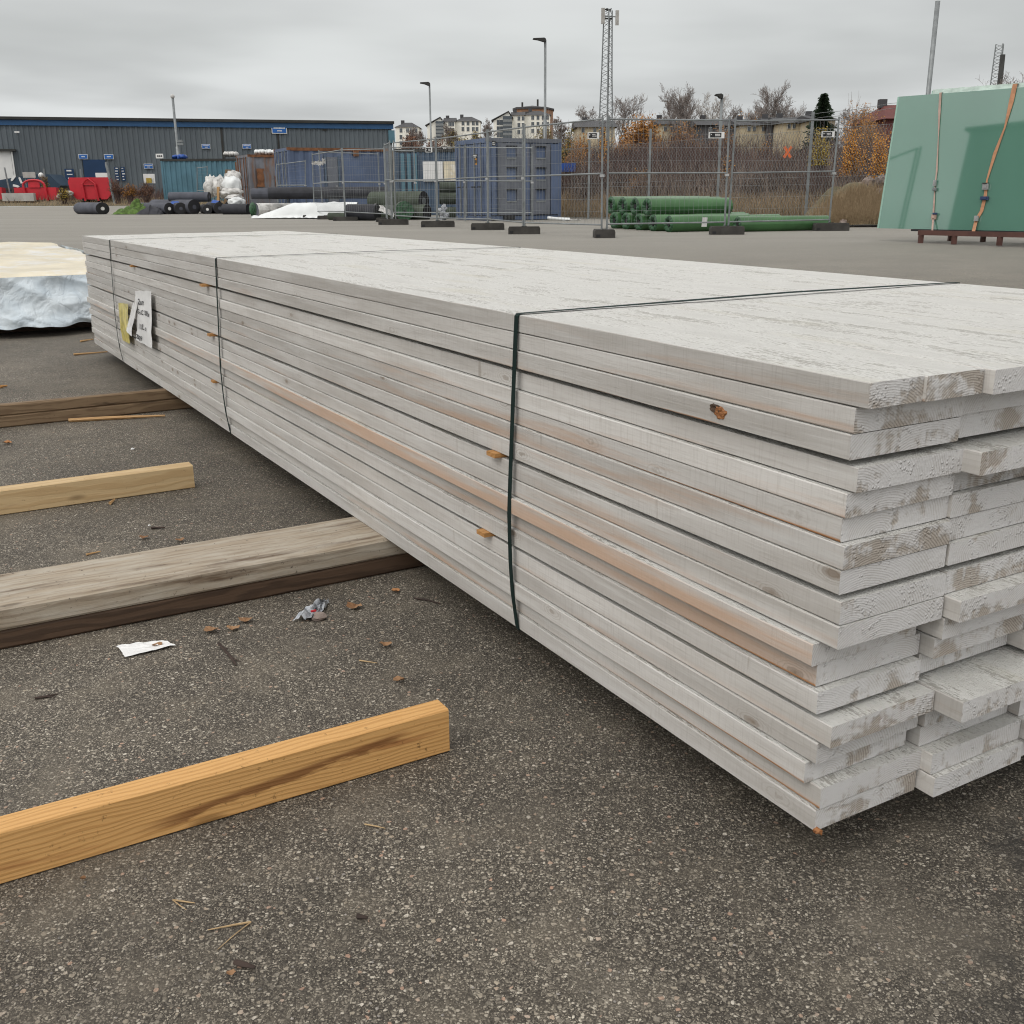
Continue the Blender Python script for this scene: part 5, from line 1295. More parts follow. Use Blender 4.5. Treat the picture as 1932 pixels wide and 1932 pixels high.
# ------------------------------------------------------------------ houses on the hill
def win(mbf, mbg, c, ux, ny, w_, h_):
    pass
def block(name, x0, x1, yb, ye, yr, Y, label, cols, rows, mat, wy=None, depth=11, hip=True, frame=True, cat='house', roofmat=None, root=None, th=0., wfrac=.16):
    a = W(x0, ye, Y); b = W(x1, ye, Y); zt = (a.z + b.z) / 2; zr = W((x0 + x1) / 2, yr, Y + depth / 2).z; zb = min(hz(a.x, Y), W(x0, yb, Y).z) - 1
    w_ = b.x - a.x; cx = (a.x + b.x) / 2
    if root is None: root = empty(name, (cx, Y, zb), 0, label, cat)
    mb = MB(); mb.obox((cx, Y + depth / 2, (zt + zb) / 2), (w_ / 2, 0, 0), (0, depth / 2, 0), (0, 0, (zt - zb) / 2)); mb.build('wall', mat, root)
    mb = MB(); e = .35; hx = depth / 2 if hip else -.0
    vs = [(a.x - e, Y - e, zt + .004), (b.x + e, Y - e, zt + .004), (b.x + e, Y + depth + e, zt + .004), (a.x - e, Y + depth + e, zt + .004), (a.x - e + min(hx, w_ * .4), Y + depth / 2, zr), (b.x + e - min(hx, w_ * .4), Y + depth / 2, zr)]
    mb.add(vs, [(0, 1, 5, 4), (1, 2, 5), (2, 3, 4, 5), (3, 0, 4), (0, 3, 2, 1)]); rf = mb.build('roof', roofmat or M['slate'], root)
    mb = MB(); q_ = .5 if Y > 200 else .28; mb.obox((cx - w_ * .25, Y + depth * .5, zr + .1), (q_, 0, 0), (0, q_, 0), (0, 0, q_ * 1.1)); mb.build('chimney', M['slate'], rf)
    px = Y / 1948
    for yy in rows:
        for xx in cols:
            c = W(xx, yy, Y); hw, hh = 2.6 * px, 3.8 * px
            if Y < 200: hw, hh = 2.8 * px, 4 * px
            mb = MB(); mb.obox((c.x, Y - .03, c.z), (hw, 0, 0), (0, .06, 0), (0, 0, hh)); f = mb.build('window', M['frame'], root)
            for s_ in (-1, 1):
                mb = MB(); mb.obox((c.x + s_ * hw * .47, Y - .10, c.z), (hw * .4, 0, 0), (0, .02, 0), (0, 0, hh * .86)); mb.build('pane', M['window'], f)
    return root
block('apartment_block', 746, 789.5, 285, 240, 231.5, 330, 'small white apartment block beside the warehouse corner', (756.5, 769, 776, 785), (246, 258.5, 270), M['plaster'])
r_ = block('apartment_block', 858, 906, 290, 229, 220.5, 330, 'white apartment block with a dark balcony tower, left of the slim lamp post\'s right', (873.5, 883, 893, 900), (232.5, 243.5), M['plaster'])
r_['label'] = 'white apartment block, middle one of three on the hill'
def gable(x0, xa, x1, ye, ya, Y, root, depth=10):
    a = W(x0, ye, Y); p = W(xa, ya, Y); b = W(x1, ye - 3, Y); zb = hz(a.x, Y) - 2
    mb = MB(); mb.prism([(a.x, Y, zb), (b.x, Y, zb), (b.x, Y, b.z), (p.x, Y, p.z), (a.x, Y, a.z)], (0, depth, 0)); mb.build('wall', M['plaster'], root)
    mb = MB()
    mb.prism([(p.x, Y - .5, p.z + .1), (a.x - .6, Y - .5, a.z + .0), (a.x - .6, Y - .5, a.z + .22), (p.x, Y - .5, p.z + .32)], (0, depth, 0))
    mb.prism([(p.x, Y - .45, p.z + .15), (b.x + .4, Y - .45, b.z + .1), (b.x + .4, Y - .45, b.z + .3), (p.x, Y - .45, p.z + .35)], (0, depth, 0)); mb.build('roof', M['slate'], root)
def wing(x0, x1, ye, yr, Y, root, cols, rows, depth=9):
    block('', x0, x1, 290, ye, yr, Y, '', cols, rows, M['plaster'], root=root, depth=depth, hip=False)
def balcony(x0, x1, y0, y1, Y, root):
    a = W(x0, y1, Y); b = W(x1, y0, Y); mb = MB(); mb.obox(((a.x + b.x) / 2, Y - .6, (a.z + b.z) / 2), ((b.x - a.x) / 2, 0, 0), (0, .6, 0), (0, 0, (b.z - a.z) / 2)); o = mb.build('balcony_tower', M['window'], root)
    for k in range(1, 5):
        mb = MB(); z_ = a.z + (b.z - a.z) * k / 5; mb.obox(((a.x + b.x) / 2, Y - 1.22, z_), ((b.x - a.x) / 2, 0, 0), (0, .06, 0), (0, 0, .32)); mb.build('balcony_rail', M['galv'], o)
gable(806, 830.5, 838, 237.5, 222.5, 327, r_); wing(838, 858, 229.5, 222.5, 328, r_, (848.5, 854), (234, 245)); balcony(823, 837, 229, 262, 326.8, r_)
r_ = block('apartment_block', 989, 1038, 292, 217, 209.5, 310, 'large white apartment block in front of the brick tower', (1005, 1015, 1025, 1033), (222, 234, 247), M['plaster'])
gable(931, 959.5, 966, 228, 211.5, 306, r_); wing(966, 989, 217.5, 211.5, 308, r_, (979, 987), (223.5, 236, 249), 8); balcony(949, 966, 219.5, 262, 305.8, r_)
for xx in (940, 946):
    for yy in (231, 243, 254):
        c = W(xx, yy, 306); mb = MB(); mb.obox((c.x, 305.95, c.z), (.4, 0, 0), (0, .06, 0), (0, 0, .65)); mb.build('window', M['window'], r_)
def tower():
    Y = 380; xs = [(969, Y + 6), (976, Y), (1027, Y - 1), (1043.5, Y + 8), (1040, Y + 26), (972, Y + 26)]
    base = W(1005, 250, Y); root = empty('brick_tower', (base.x, Y, 10), 0, 'brick tower block behind the large white apartment block', 'building')
    zt = W(1000, 205.5, Y).z; pts = [W(x, 230, yy) for x, yy in xs]; pts = [V((p.x, p.y, 8)) for p in pts]
    mb = MB(); mb.prism(pts, (0, 0, zt - 8)); mb.build('wall', M['brick'], root)
    cen = sum(pts, V()) / 6
    mb = MB(); mb.prism([V((cen.x + (p.x - cen.x) * 1.05, cen.y + (p.y - cen.y) * 1.05, zt + .01)) for p in pts], (0, 0, .6)); rf = mb.build('roof', M['slate'], root)
    mb = MB(); vs = [V((cen.x + (p.x - cen.x) * .95, cen.y + (p.y - cen.y) * .95, zt + .6)) for p in pts]; mb.add(vs + [V((cen.x, cen.y, zt + 1.9))], [(i, (i + 1) % 6, 6) for i in range(6)]); mb.build('roof_cap', M['slate'], rf)
    for x, yt in ((985.5, 193), (1014.5, 187.5)):
        a = W(x, 204, Y + 8); b = W(x, yt, Y + 8); mb = MB(); mb.tube([a, b], .35, 5); mb.build('aerial', M['roofdark'], root)
    mb = MB(); mb.obox(W(1002, 213, Y - .7), (3, 0, 0), (0, .1, 0), (0, 0, .45)); mb.build('window_band', M['slate'], root)
tower()
def terrace():
    hs = [(1246, 1275, 235, 224, 128, (1255, 1268), (243,), M['yplaster'], 'pale yellow terrace end house behind the autumn tree'),
          (1398, 1452, 236.5, 225, 118, (1413, 1423, 1440), (243,), M['yplaster'], 'yellow terrace house behind the fence clamp and bare birches'),
          (1478, 1527, 232, 221.5, 112, (1488.5, 1498, 1511), (238.5,), M['yplaster'], 'yellow terrace house with three windows near the orange cross'),
          (1540, 1576, 226, 218, 106, (1554.5,), (234.5,), M['yplaster'], 'yellow terrace end house with a gable below the spruce')]
    for x0, x1, ye, yr, Y, cols, rows, mt, lb in hs: block('terrace_house', x0, x1, 268, ye, yr, Y, lb, cols, rows, mt, depth=9, hip=False)
    block('terrace_house', 1320, 1396, 268, 236, 224.5, 121, 'grey terrace house with a long dark roof left of the yellow ones', (1340, 1372), (245,), M['slate'], depth=9, hip=False)
    block('terrace_house', 1090, 1160, 268, 240, 228, 132, 'low terrace house with a dark roof behind the radio mast', (1100, 1122, 1136), (246,), M['yplaster'], depth=9, hip=False)
    block('terrace_house', 1453, 1477, 268, 233, 223, 116, 'narrow dark link house between the two yellow terrace houses', (1465,), (243,), M['slate'], depth=8, hip=False)
terrace()
block('red_cottage', 1676, 1760, 262, 224, 198, 80, 'dark red cottage peeping out beside the glass', (), (), M['redwall'], depth=8, hip=True, roofmat=M['redwall'])

# ------------------------------------------------------------------ trees, shrubs, thicket
def branchy(mb_t, mb_c, base, h, r, seed, spread=.55, up=.5, levels=4, kids=(7, 6, 5, 4), first=.25, rmin=.006):
    rd = random.Random(seed)
    def rec(p, d, ln, rr, lv):
        n = 4 if lv < 2 else 3; pts = [p]; q = p.copy(); dd = d.copy()
        for i in range(n):
            dd = (dd + V((rd.gauss(0, .12), rd.gauss(0, .12), rd.gauss(0, .08) + up * .10))).normalized(); q = q + dd * ln / n; pts.append(q.copy())
        rs = [max(rmin, rr * (1 - .75 * i / n)) for i in range(n + 1)]
        (mb_t if lv == 0 else mb_c).tube(pts, rs, 6 if lv == 0 else 3, False)
        if lv >= levels: return
        k = kids[min(lv, len(kids) - 1)]
        for j in range(k):
            f = first + (1 - first) * (j + rd.random()) / k if lv == 0 else .2 + .8 * (j + rd.random()) / k
            f = min(.99, f); i = min(n - 1, int(f * n)); pp = pts[i].lerp(pts[i + 1], f * n - i); ax = (pts[i + 1] - pts[i]).normalized()
            an = rd.uniform(0, 2 * math.pi); sx = ax.orthogonal().normalized(); sy = ax.cross(sx)
            out = sx * math.cos(an) + sy * math.sin(an); nd = (ax * (1 - spread * rd.uniform(.7, 1.2)) + out * spread * rd.uniform(.8, 1.2) + V((0, 0, up * .35))).normalized()
            rec(pp, nd, ln * rd.uniform(.38, .58) * (1.05 - .45 * f if lv == 0 else 1), rr * .45 * (1.1 - .5 * f), lv + 1)
    rec(base, V((0, 0, 1)), h * .8, r, 0)
def bare_tree(x, ytop, Y, label, seed, spread=.5, zb=None, rmin=None, twig='twig', trunk='bark', levels=4, kids=(12, 8, 5, 4), first=.2, leaves=None, nl=0):
    t_ = W(x, ytop, Y); z0 = (hz(t_.x, Y) if Y > 79.9 else vz(t_.x, Y)) - .2 if zb is None else zb; base = V((t_.x, Y, z0)); h = t_.z - z0
    rm = rmin or .0078 * Y / 80
    a, b = MB(), MB(); branchy(a, b, base, h, h * .016, seed, spread, .5, levels, kids, first, rm)
    root = empty('bare_tree', base, 0, label, 'tree'); a.build('trunk', M[trunk], root, normals=False); b.build('crown', M[twig], root, normals=False)
    if leaves:
        mb = MB(); rd = random.Random(seed + 5); vs = [V(v) for v in b.v if v[2] > z0 + h * .3]
        for _ in range(nl): leaf(mb, rd.choice(vs) + V((rd.gauss(0, .15), rd.gauss(0, .15), rd.gauss(0, .15))), .07 * Y / 80, rd)
        mb.build('leaves', M[leaves], root, normals=False)
    return root
def leaf(mb, p, s, rd):
    a = V((rd.gauss(0, 1), rd.gauss(0, 1), rd.gauss(0, 1))).normalized(); b = a.orthogonal().normalized(); s *= rd.uniform(.6, 1.3)
    mb.add([p - a * s, p + b * s * .55, p + a * s, p - b * s * .55], [(0, 1, 2, 3)])
bare_tree(1107, 200, 150, 'small bare tree left of the radio mast', 1, .6)
bare_tree(1157, 183, 145, 'bare tree right behind the radio mast', 2, .45)
bare_tree(1250, 197, 140, 'slim bare tree above the autumn tree', 3, .35)
bare_tree(1280, 186, 135, 'upright bare tree left of the darkest bare tree', 4, .4)
bare_tree(1312, 174, 128, 'darkest broad bare tree above the terrace roofs', 5, .5, kids=(15, 9, 6, 4))
bare_tree(1345, 184, 138, 'pale bare tree behind the short lamp post', 6, .5, twig='birch')
bare_tree(1376, 205, 130, 'small bare tree right of the short lamp post', 7, .5)
bare_tree(1424, 203, 140, 'slender bare tree, left of a close pair', 8, .35)
bare_tree(1437, 205, 141, 'slender bare tree, right of a close pair', 9, .35)
bare_tree(1478, 168, 122, 'tall pale birch between the terrace houses', 10, .42, twig='twig', trunk='birch', kids=(15, 9, 6, 4))
bare_tree(1513, 194, 120, 'round bare tree between the birch and the spruce', 11, .6)
bare_tree(1462, 203, 119, 'low bare tree at the birch\'s left foot', 12, .6, leaves='lbrown', nl=300)
bare_tree(1640, 193, 90, 'dark round bare tree top left of the red cottage', 13, .62, kids=(15, 9, 6, 4))
bare_tree(1909, 150, 62, 'bare tree right of the dark chimney', 14, .5)
bare_tree(1896, 158, 60, 'small bare tree just behind the dark chimney', 15, .5)
bare_tree(781, 244, 260, 'faint bare tree right of the small white block', 16, .6)
bare_tree(797, 246, 250, 'faint bushy tree between the small white block and the middle one', 17, .65)
bare_tree(843, 238, 260, 'bare tree before the middle white block\'s balcony tower', 18, .6)
bare_tree(856, 243, 240, 'bare tree before the middle white block\'s right wing', 19, .6, leaves='lolive', nl=200)
bare_tree(914, 232, 240, 'bare tree between the middle and the large white block', 20, .55)
bare_tree(771, 252, 240, 'bare tree before the small white block', 21, .6, leaves='lhedge', nl=150)
bare_tree(1052, 222, 230, 'faint bare tree right of the brick tower', 22, .6, leaves='lhedge', nl=100)
bare_tree(892, 250, 230, 'rust-tinged tree below the middle white block', 23, .65, leaves='lolive', nl=500)
def spruce():
    Y = 100; t_ = W(1555.5, 174, Y); z0 = hz(t_.x, Y) - .3; h = t_.z - z0; base = V((t_.x, Y, z0))
    root = empty('spruce', base, 0, 'dark green spruce above the terrace end house', 'tree')
    mb = MB(); mb.tube([base, V((t_.x, Y, t_.z - .1))], [.2, .02], 6); mb.build('trunk', M['bark'], root)
    rd = random.Random(3); mb = MB(); rmax = 36 / 1948 * Y * 1.75
    for i in range(52):
        f = .12 + .87 * i / 52; z_ = z0 + h * f; r = rmax * (1 - f) ** .8 * (1 + .25 * mnoise.noise(V((f * 14, 2, 1))))
        for j in range(8):
            an = rd.uniform(0, 6.283); rr = r * rd.uniform(.65, 1.1); d = V((math.cos(an), math.sin(an), 0))
            for q in range(8):
                u = (q + .5) / 8; p = base + d * rr * u + V((0, 0, z_ - z0 - rr * u * .28 + rd.gauss(0, .06)))
                for s_ in (-1, 1):
                    e = V((-d.y, d.x, 0)) * s_ * (.32 * (1 - u * .5)) + d * .22 + V((0, 0, -.10 + rd.gauss(0, .05))); wd = d * .06 + V((0, 0, .05)); mb.add([p - wd, p + wd, p + e], [(0, 1, 2)])
    mb.build('crown', M['spruce'], root, normals=False)
spruce()
def shrub(x0, x1, ytop, ybot, Y, label, leafm, twigm, seed, n=1500, ls=.05, stems=26, name='shrub', hang=0.):
    a = W(x0, ybot, Y); b = W(x1, ybot, Y); t_ = W((x0 + x1) / 2, ytop, Y); cx = (a.x + b.x) / 2; z0 = (hz(cx, Y) if Y > 79.9 else vz(cx, Y)) - .05
    rw = abs(b.x - a.x) / 2; h = t_.z - z0; zl_ = a.z - z0; rd = random.Random(seed); base = V((cx, Y, z0))
    root = empty(name, base, 0, label, 'shrub'); mb = MB(); tips = []
    for i in range(stems):
        an = rd.uniform(0, 6.283); q = math.sqrt(rd.random()); e = base + V((math.cos(an) * rw * q, math.sin(an) * min(rw, 1.6) * q, h * (1 - .45 * q * q) * rd.uniform(.75, 1.03)))
        m_ = base.lerp(e, .5) + V((rd.gauss(0, .08) * rw, 0, .12 * h)); s0 = base + V((rd.gauss(0, .18) * rw, rd.gauss(0, .1) * rw, 0)); pts = [s0, m_, e]
        mb.tube(pts, [.018 * Y / 60, .012 * Y / 60, .005 * Y / 60], 3, False)
        for k in range(9):
            f = rd.uniform(.35, 1); p = m_.lerp(e, (f - .35) / .65); g_ = p + V((rd.gauss(0, .22) * rw, rd.gauss(0, .2) * rw, abs(rd.gauss(0, .16)) * h)); mb.tube([p, g_], [.007 * Y / 60, .004 * Y / 60], 3, False); tips += [p.lerp(g_, rd.random()) for _ in range(3)]
    mb.build('twigs', M[twigm], root, normals=False)
    mb = MB()
    for _ in range(int(n * 1.8)):
        p = rd.choice(tips) + V((rd.gauss(0, .07) * rw, rd.gauss(0, .07) * rw, rd.gauss(0, .05) * h))
        if p.z < z0 + zl_ * .85 or p.z > z0 + h * 1.06: continue
        leaf(mb, p, ls * Y / 50, rd)
    mb.build('leaves', M[leafm], root, normals=False)
    return root
shrub(1165, 1252, 222, 276, 62, 'big round rust-orange autumn tree behind the fence', 'lbrown', 'twigred', 1, 5000, .055, 60, 'autumn_tree')
shrub(1055, 1088, 243, 300, 44, 'yellow-brown bush right of the big container', 'lolive', 'twigred', 2, 1600, .04)
shrub(1084, 1118, 258, 300, 46, 'brown bush below the first fence sign', 'lbrown', 'twigred', 3, 1000, .04)
shrub(1127, 1150, 246, 320, 44, 'golden-leaved bush by the fence post below the mast', 'lorange', 'twigred', 33, 700, .035)
shrub(1522, 1570, 249, 295, 33.5, 'yellow bush at the right end of the fence', 'lyellow', 'twigred', 4, 1700, .042)
shrub(1582, 1632, 252, 322, 33, 'orange bush left of its twin beside the glass', 'lorange', 'twigred', 5, 2000, .042, 30)
shrub(1634, 1682, 256, 330, 31, 'orange bush close to the left edge of the glass', 'lorange', 'twigred', 6, 1800, .042, 30)
shrub(1350, 1385, 296, 350, 37, 'thin orange-leaved bush behind the middle fence posts', 'lorange', 'twigred', 7, 260, .032)
shrub(1585, 1662, 200, 262, 75, 'broad brown leafless bush behind the orange bushes', 'lbrown', 'twig', 8, 2200, .045, 60)
shrub(848, 905, 260, 285, 90, 'olive-yellow tree top behind the big container', 'lolive', 'twig', 9, 1500, .05, 40)
shrub(750, 800, 262, 290, 96, 'reddish hedge left part behind the fence corner', 'lhedge', 'twigred', 10, 2500, .05, 50)
shrub(795, 850, 264, 290, 94, 'reddish hedge right part behind the fence', 'lhedge', 'twigred', 11, 2500, .05, 50)
shrub(1255, 1325, 232, 275, 70, 'tall rust-brown thicket tree left of the second fence sign', 'lbrown', 'twig', 12, 1500, .04, 60)
shrub(1325, 1400, 240, 280, 72, 'thin brown bush before the grey terrace house', 'lbrown', 'twig', 13, 700, .04, 50)
shrub(1425, 1462, 258, 290, 60, 'small orange-brown bush before the yellow terrace house', 'lorange', 'twig', 14, 400, .035, 26)
shrub(1000, 1060, 243, 285, 75, 'olive-brown bush behind the right end of the big container', 'lolive', 'twig', 15, 1600, .045, 40)
for k, (x0, x1, yt, Y, lf, n_, nm) in enumerate(((108, 135, 356, 61.3, 'lyellow', 260, 'yellowing weeds between the two red skips'), (78, 98, 330, 64.5, 'lolive', 200, 'tall dry weeds behind the low red skip'), (206, 236, 338, 61.5, 'lhedge', 350, 'tall brown weeds right of the tall red skip'), (232, 262, 348, 61.3, 'lbrown', 400, 'brown weeds before the narrow banners'), (258, 296, 345, 61.2, 'lhedge', 450, 'reddish weeds at the teal container\'s left end'))):
    shrub(x0, x1, yt, 378, Y, nm, lf, 'twigred', 60 + k, n_, .03, 34, 'weeds')

for k, (x0, x1, yt, Y, lf, n_, nm) in enumerate(((1062, 1112, 262, 42, 'lbrown', 1500, 'rust-leaved bush low beside the big container'), (1150, 1215, 262, 50, 'lbrown', 1900, 'rust-leaved bush in front of the big autumn tree'), (1215, 1275, 270, 48, 'lbrown', 1300, 'brown-leaved bush right of the big autumn tree'), (1290, 1345, 276, 46, 'lhedge', 800, 'dull red-brown bush left of the second fence sign'), (1392, 1440, 285, 44, 'lhedge', 700, 'dull red-brown bush under the yellow terrace house'), (1440, 1500, 282, 42, 'lbrown', 500, 'sparse rusty bush left of the orange cross'), (1180, 1240, 320, 37.5, 'lbrown', 500, 'sparse rusty bush low behind the green rolls'), (1600, 1660, 232, 60, 'lbrown', 1500, 'rusty bush between the cottage and the orange bushes'))):
    shrub(x0, x1, yt, 350, Y, nm, lf, 'greystem', 80 + k, n_, .036, 34)

def stalks(name, label, n, region, mat, hfn, seed, wd=.006, lean=.25, kids=2, leafm=None):
    rd = random.Random(seed); mb = MB()
    for _ in range(n):
        x, y = region(rd)
        if y < edge_y(x) + .15: continue
        z0 = vz(x, y) - .02 if y < 79 else hz(x, y); h = hfn(x, y, rd); p = V((x, y, z0)); d = V((rd.gauss(0, lean), rd.gauss(0, lean), 1)).normalized()
        m_ = p + d * h * .55; e = m_ + (d + V((rd.gauss(0, .25), rd.gauss(0, .2), 0))).normalized() * h * .5; w_ = wd * max(1, y / 36)
        s_ = V((1, 0, 0)) * w_
        mb.add([p - s_, p + s_, m_ + s_ * .8, m_ - s_ * .8, e], [(0, 1, 2, 3), (3, 2, 4)])
        for k in range(kids):
            q = p.lerp(m_, rd.uniform(.4, 1)) if rd.random() < .5 else m_.lerp(e, rd.random()); g_ = q + V((rd.gauss(0, .22) * h * .5, rd.gauss(0, .15) * h * .5, abs(rd.gauss(.16, .12)) * h)); mb.add([q - s_ * .7, q + s_ * .7, g_], [(0, 1, 2)])
    o = mb.build(name, mat, normals=False); return tag(o, label, 'vegetation', kind='stuff')
def rg(xa, xb, ya, yb): return lambda rd: (rd.uniform(xa, xb), rd.uniform(ya, yb))
def along(xa, xb, d0, d1):
    def f(rd):
        x = rd.uniform(xa, xb); return x, edge_y(x) + rd.uniform(d0, d1)
    return f
stalks('brown_thicket', 'dense purple-brown leafless thicket behind the chain link fence', 34000, lambda rd: (lambda x: (x, max(edge_y(x) + 2.0, 30) + rd.random() ** 1.3 * 18))(rd.uniform(1, 22)), M['twigred'], lambda x, y, rd: (1.35 + .75 * mnoise.noise(V((x * .45, y * .4, 2))) + .3 * mnoise.noise(V((x * 1.3, y, 6))) + (y - 36) * .04) * rd.uniform(.7, 1.12), 1, .008, .16, 4)
stalks('brown_thicket', 'pale dead stems standing in the thicket behind the chain link fence', 9000, lambda rd: (lambda x: (x, max(edge_y(x) + 1.5, 29) + rd.random() ** 1.5 * 9))(rd.uniform(1, 20)), M['greystem'], lambda x, y, rd: (1.3 + .6 * mnoise.noise(V((x * .5, y * .4, 12)))) * rd.uniform(.5, 1.15), 11, .007, .14, 3)
stalks('dry_grass', 'tall straw-coloured grass along the foot of the chain link fence', 15000, along(1.2, 15, .4, 3.0), M['drygrass'], lambda x, y, rd: (.55 + .3 * mnoise.noise(V((x * .6, y * .6, 5)))) * rd.uniform(.4, 1.3) + .1, 2, .006, .22, 1)
stalks('dry_grass', 'short faded grass on the verge in front of the warehouse', 9000, along(-40, -8, .1, 4), M['drygrass'], lambda x, y, rd: rd.uniform(.05, .16) if rd.random() < .85 else rd.uniform(.2, .5), 3, .005, .4, 0)
stalks('weeds', 'brown weeds along the foot of the warehouse', 5000, along(-40, -12, 2, 9), M['twigred'], lambda x, y, rd: rd.uniform(.2, .75), 4, .006, .3, 3)
# boulders right
for (x, y, Y, r, k, nm) in ((1640, 345, 28.2, (.19, .2, .14), 1, 'large pinkish boulder on the bank left of the glass'), (1663, 340, 28.3, (.15, .2, .14), 2, 'topmost pinkish boulder touching the glass edge'), (1656, 366, 27.35, (.16, .2, .12), 3, 'half hidden boulder below the topmost one'), (1597, 372, 27.6, (.15, .16, .12), 4, 'grey boulder in the dry grass right of the fence end'), (1590, 420, 26.3, (.10, .11, .08), 5, 'low boulder at the fence end foot'), (1618, 354, 28.1, (.16, .15, .14), 6, 'rough brown boulder behind the large pinkish one')):
    rubble(x, y, Y, r, k, nm)
def mound():
    c = W(1640, 395, 26.8); mb = MB(); mb.smooth = True
    mb.grid(lambda u, v: V((c.x + (u - .5) * 2.6, c.y - .5 + v * 2.2, vz(c.x, c.y) + .0 + 1.0 * math.sin(math.pi * u) ** .8 * math.sin(math.pi * (v * .5 + .02)) * (1 + .35 * mnoise.noise(V((u * 5, v * 5, 2)))))), 26, 18)
    tag(mb.build('earth_mound', M['verge']), kind='structure')
    rd = random.Random(8); mb = MB()
    for _ in range(9000):
        u, v = rd.random(), rd.random() ** 1.2 * .5; p = V((c.x + (u - .5) * 2.6, c.y - .5 + v * 2.2, vz(c.x, c.y) + 1.0 * math.sin(math.pi * u) ** .8 * math.sin(math.pi * (v * .5 + .02)))); h = rd.uniform(.12, .48); e = p + V((rd.gauss(0, .12), rd.gauss(0, .1) - .05, h)); mb.add([p - V((.007, 0, 0)), p + V((.007, 0, 0)), e], [(0, 1, 2)])
    tag(mb.build('dry_grass', M['drygrass'], normals=False), 'straw-coloured grass over the earth mound beside the glass', 'vegetation', kind='stuff')
mound()
rd = random.Random(21); mb = MB()
for _ in range(1500):
    x = rd.uniform(5.5, 13); y = edge_y(x) - .1 + rd.gauss(0, .28); p = V((x, y, gz(y) + .02 + (max(0, vz(x, y) - gz(y))))); leaf(mb, p, .035, rd)
tag(mb.build('leaf_litter', M['litterleaf'], normals=False), 'fallen leaves along the yard edge at the right', 'leaves', kind='stuff')

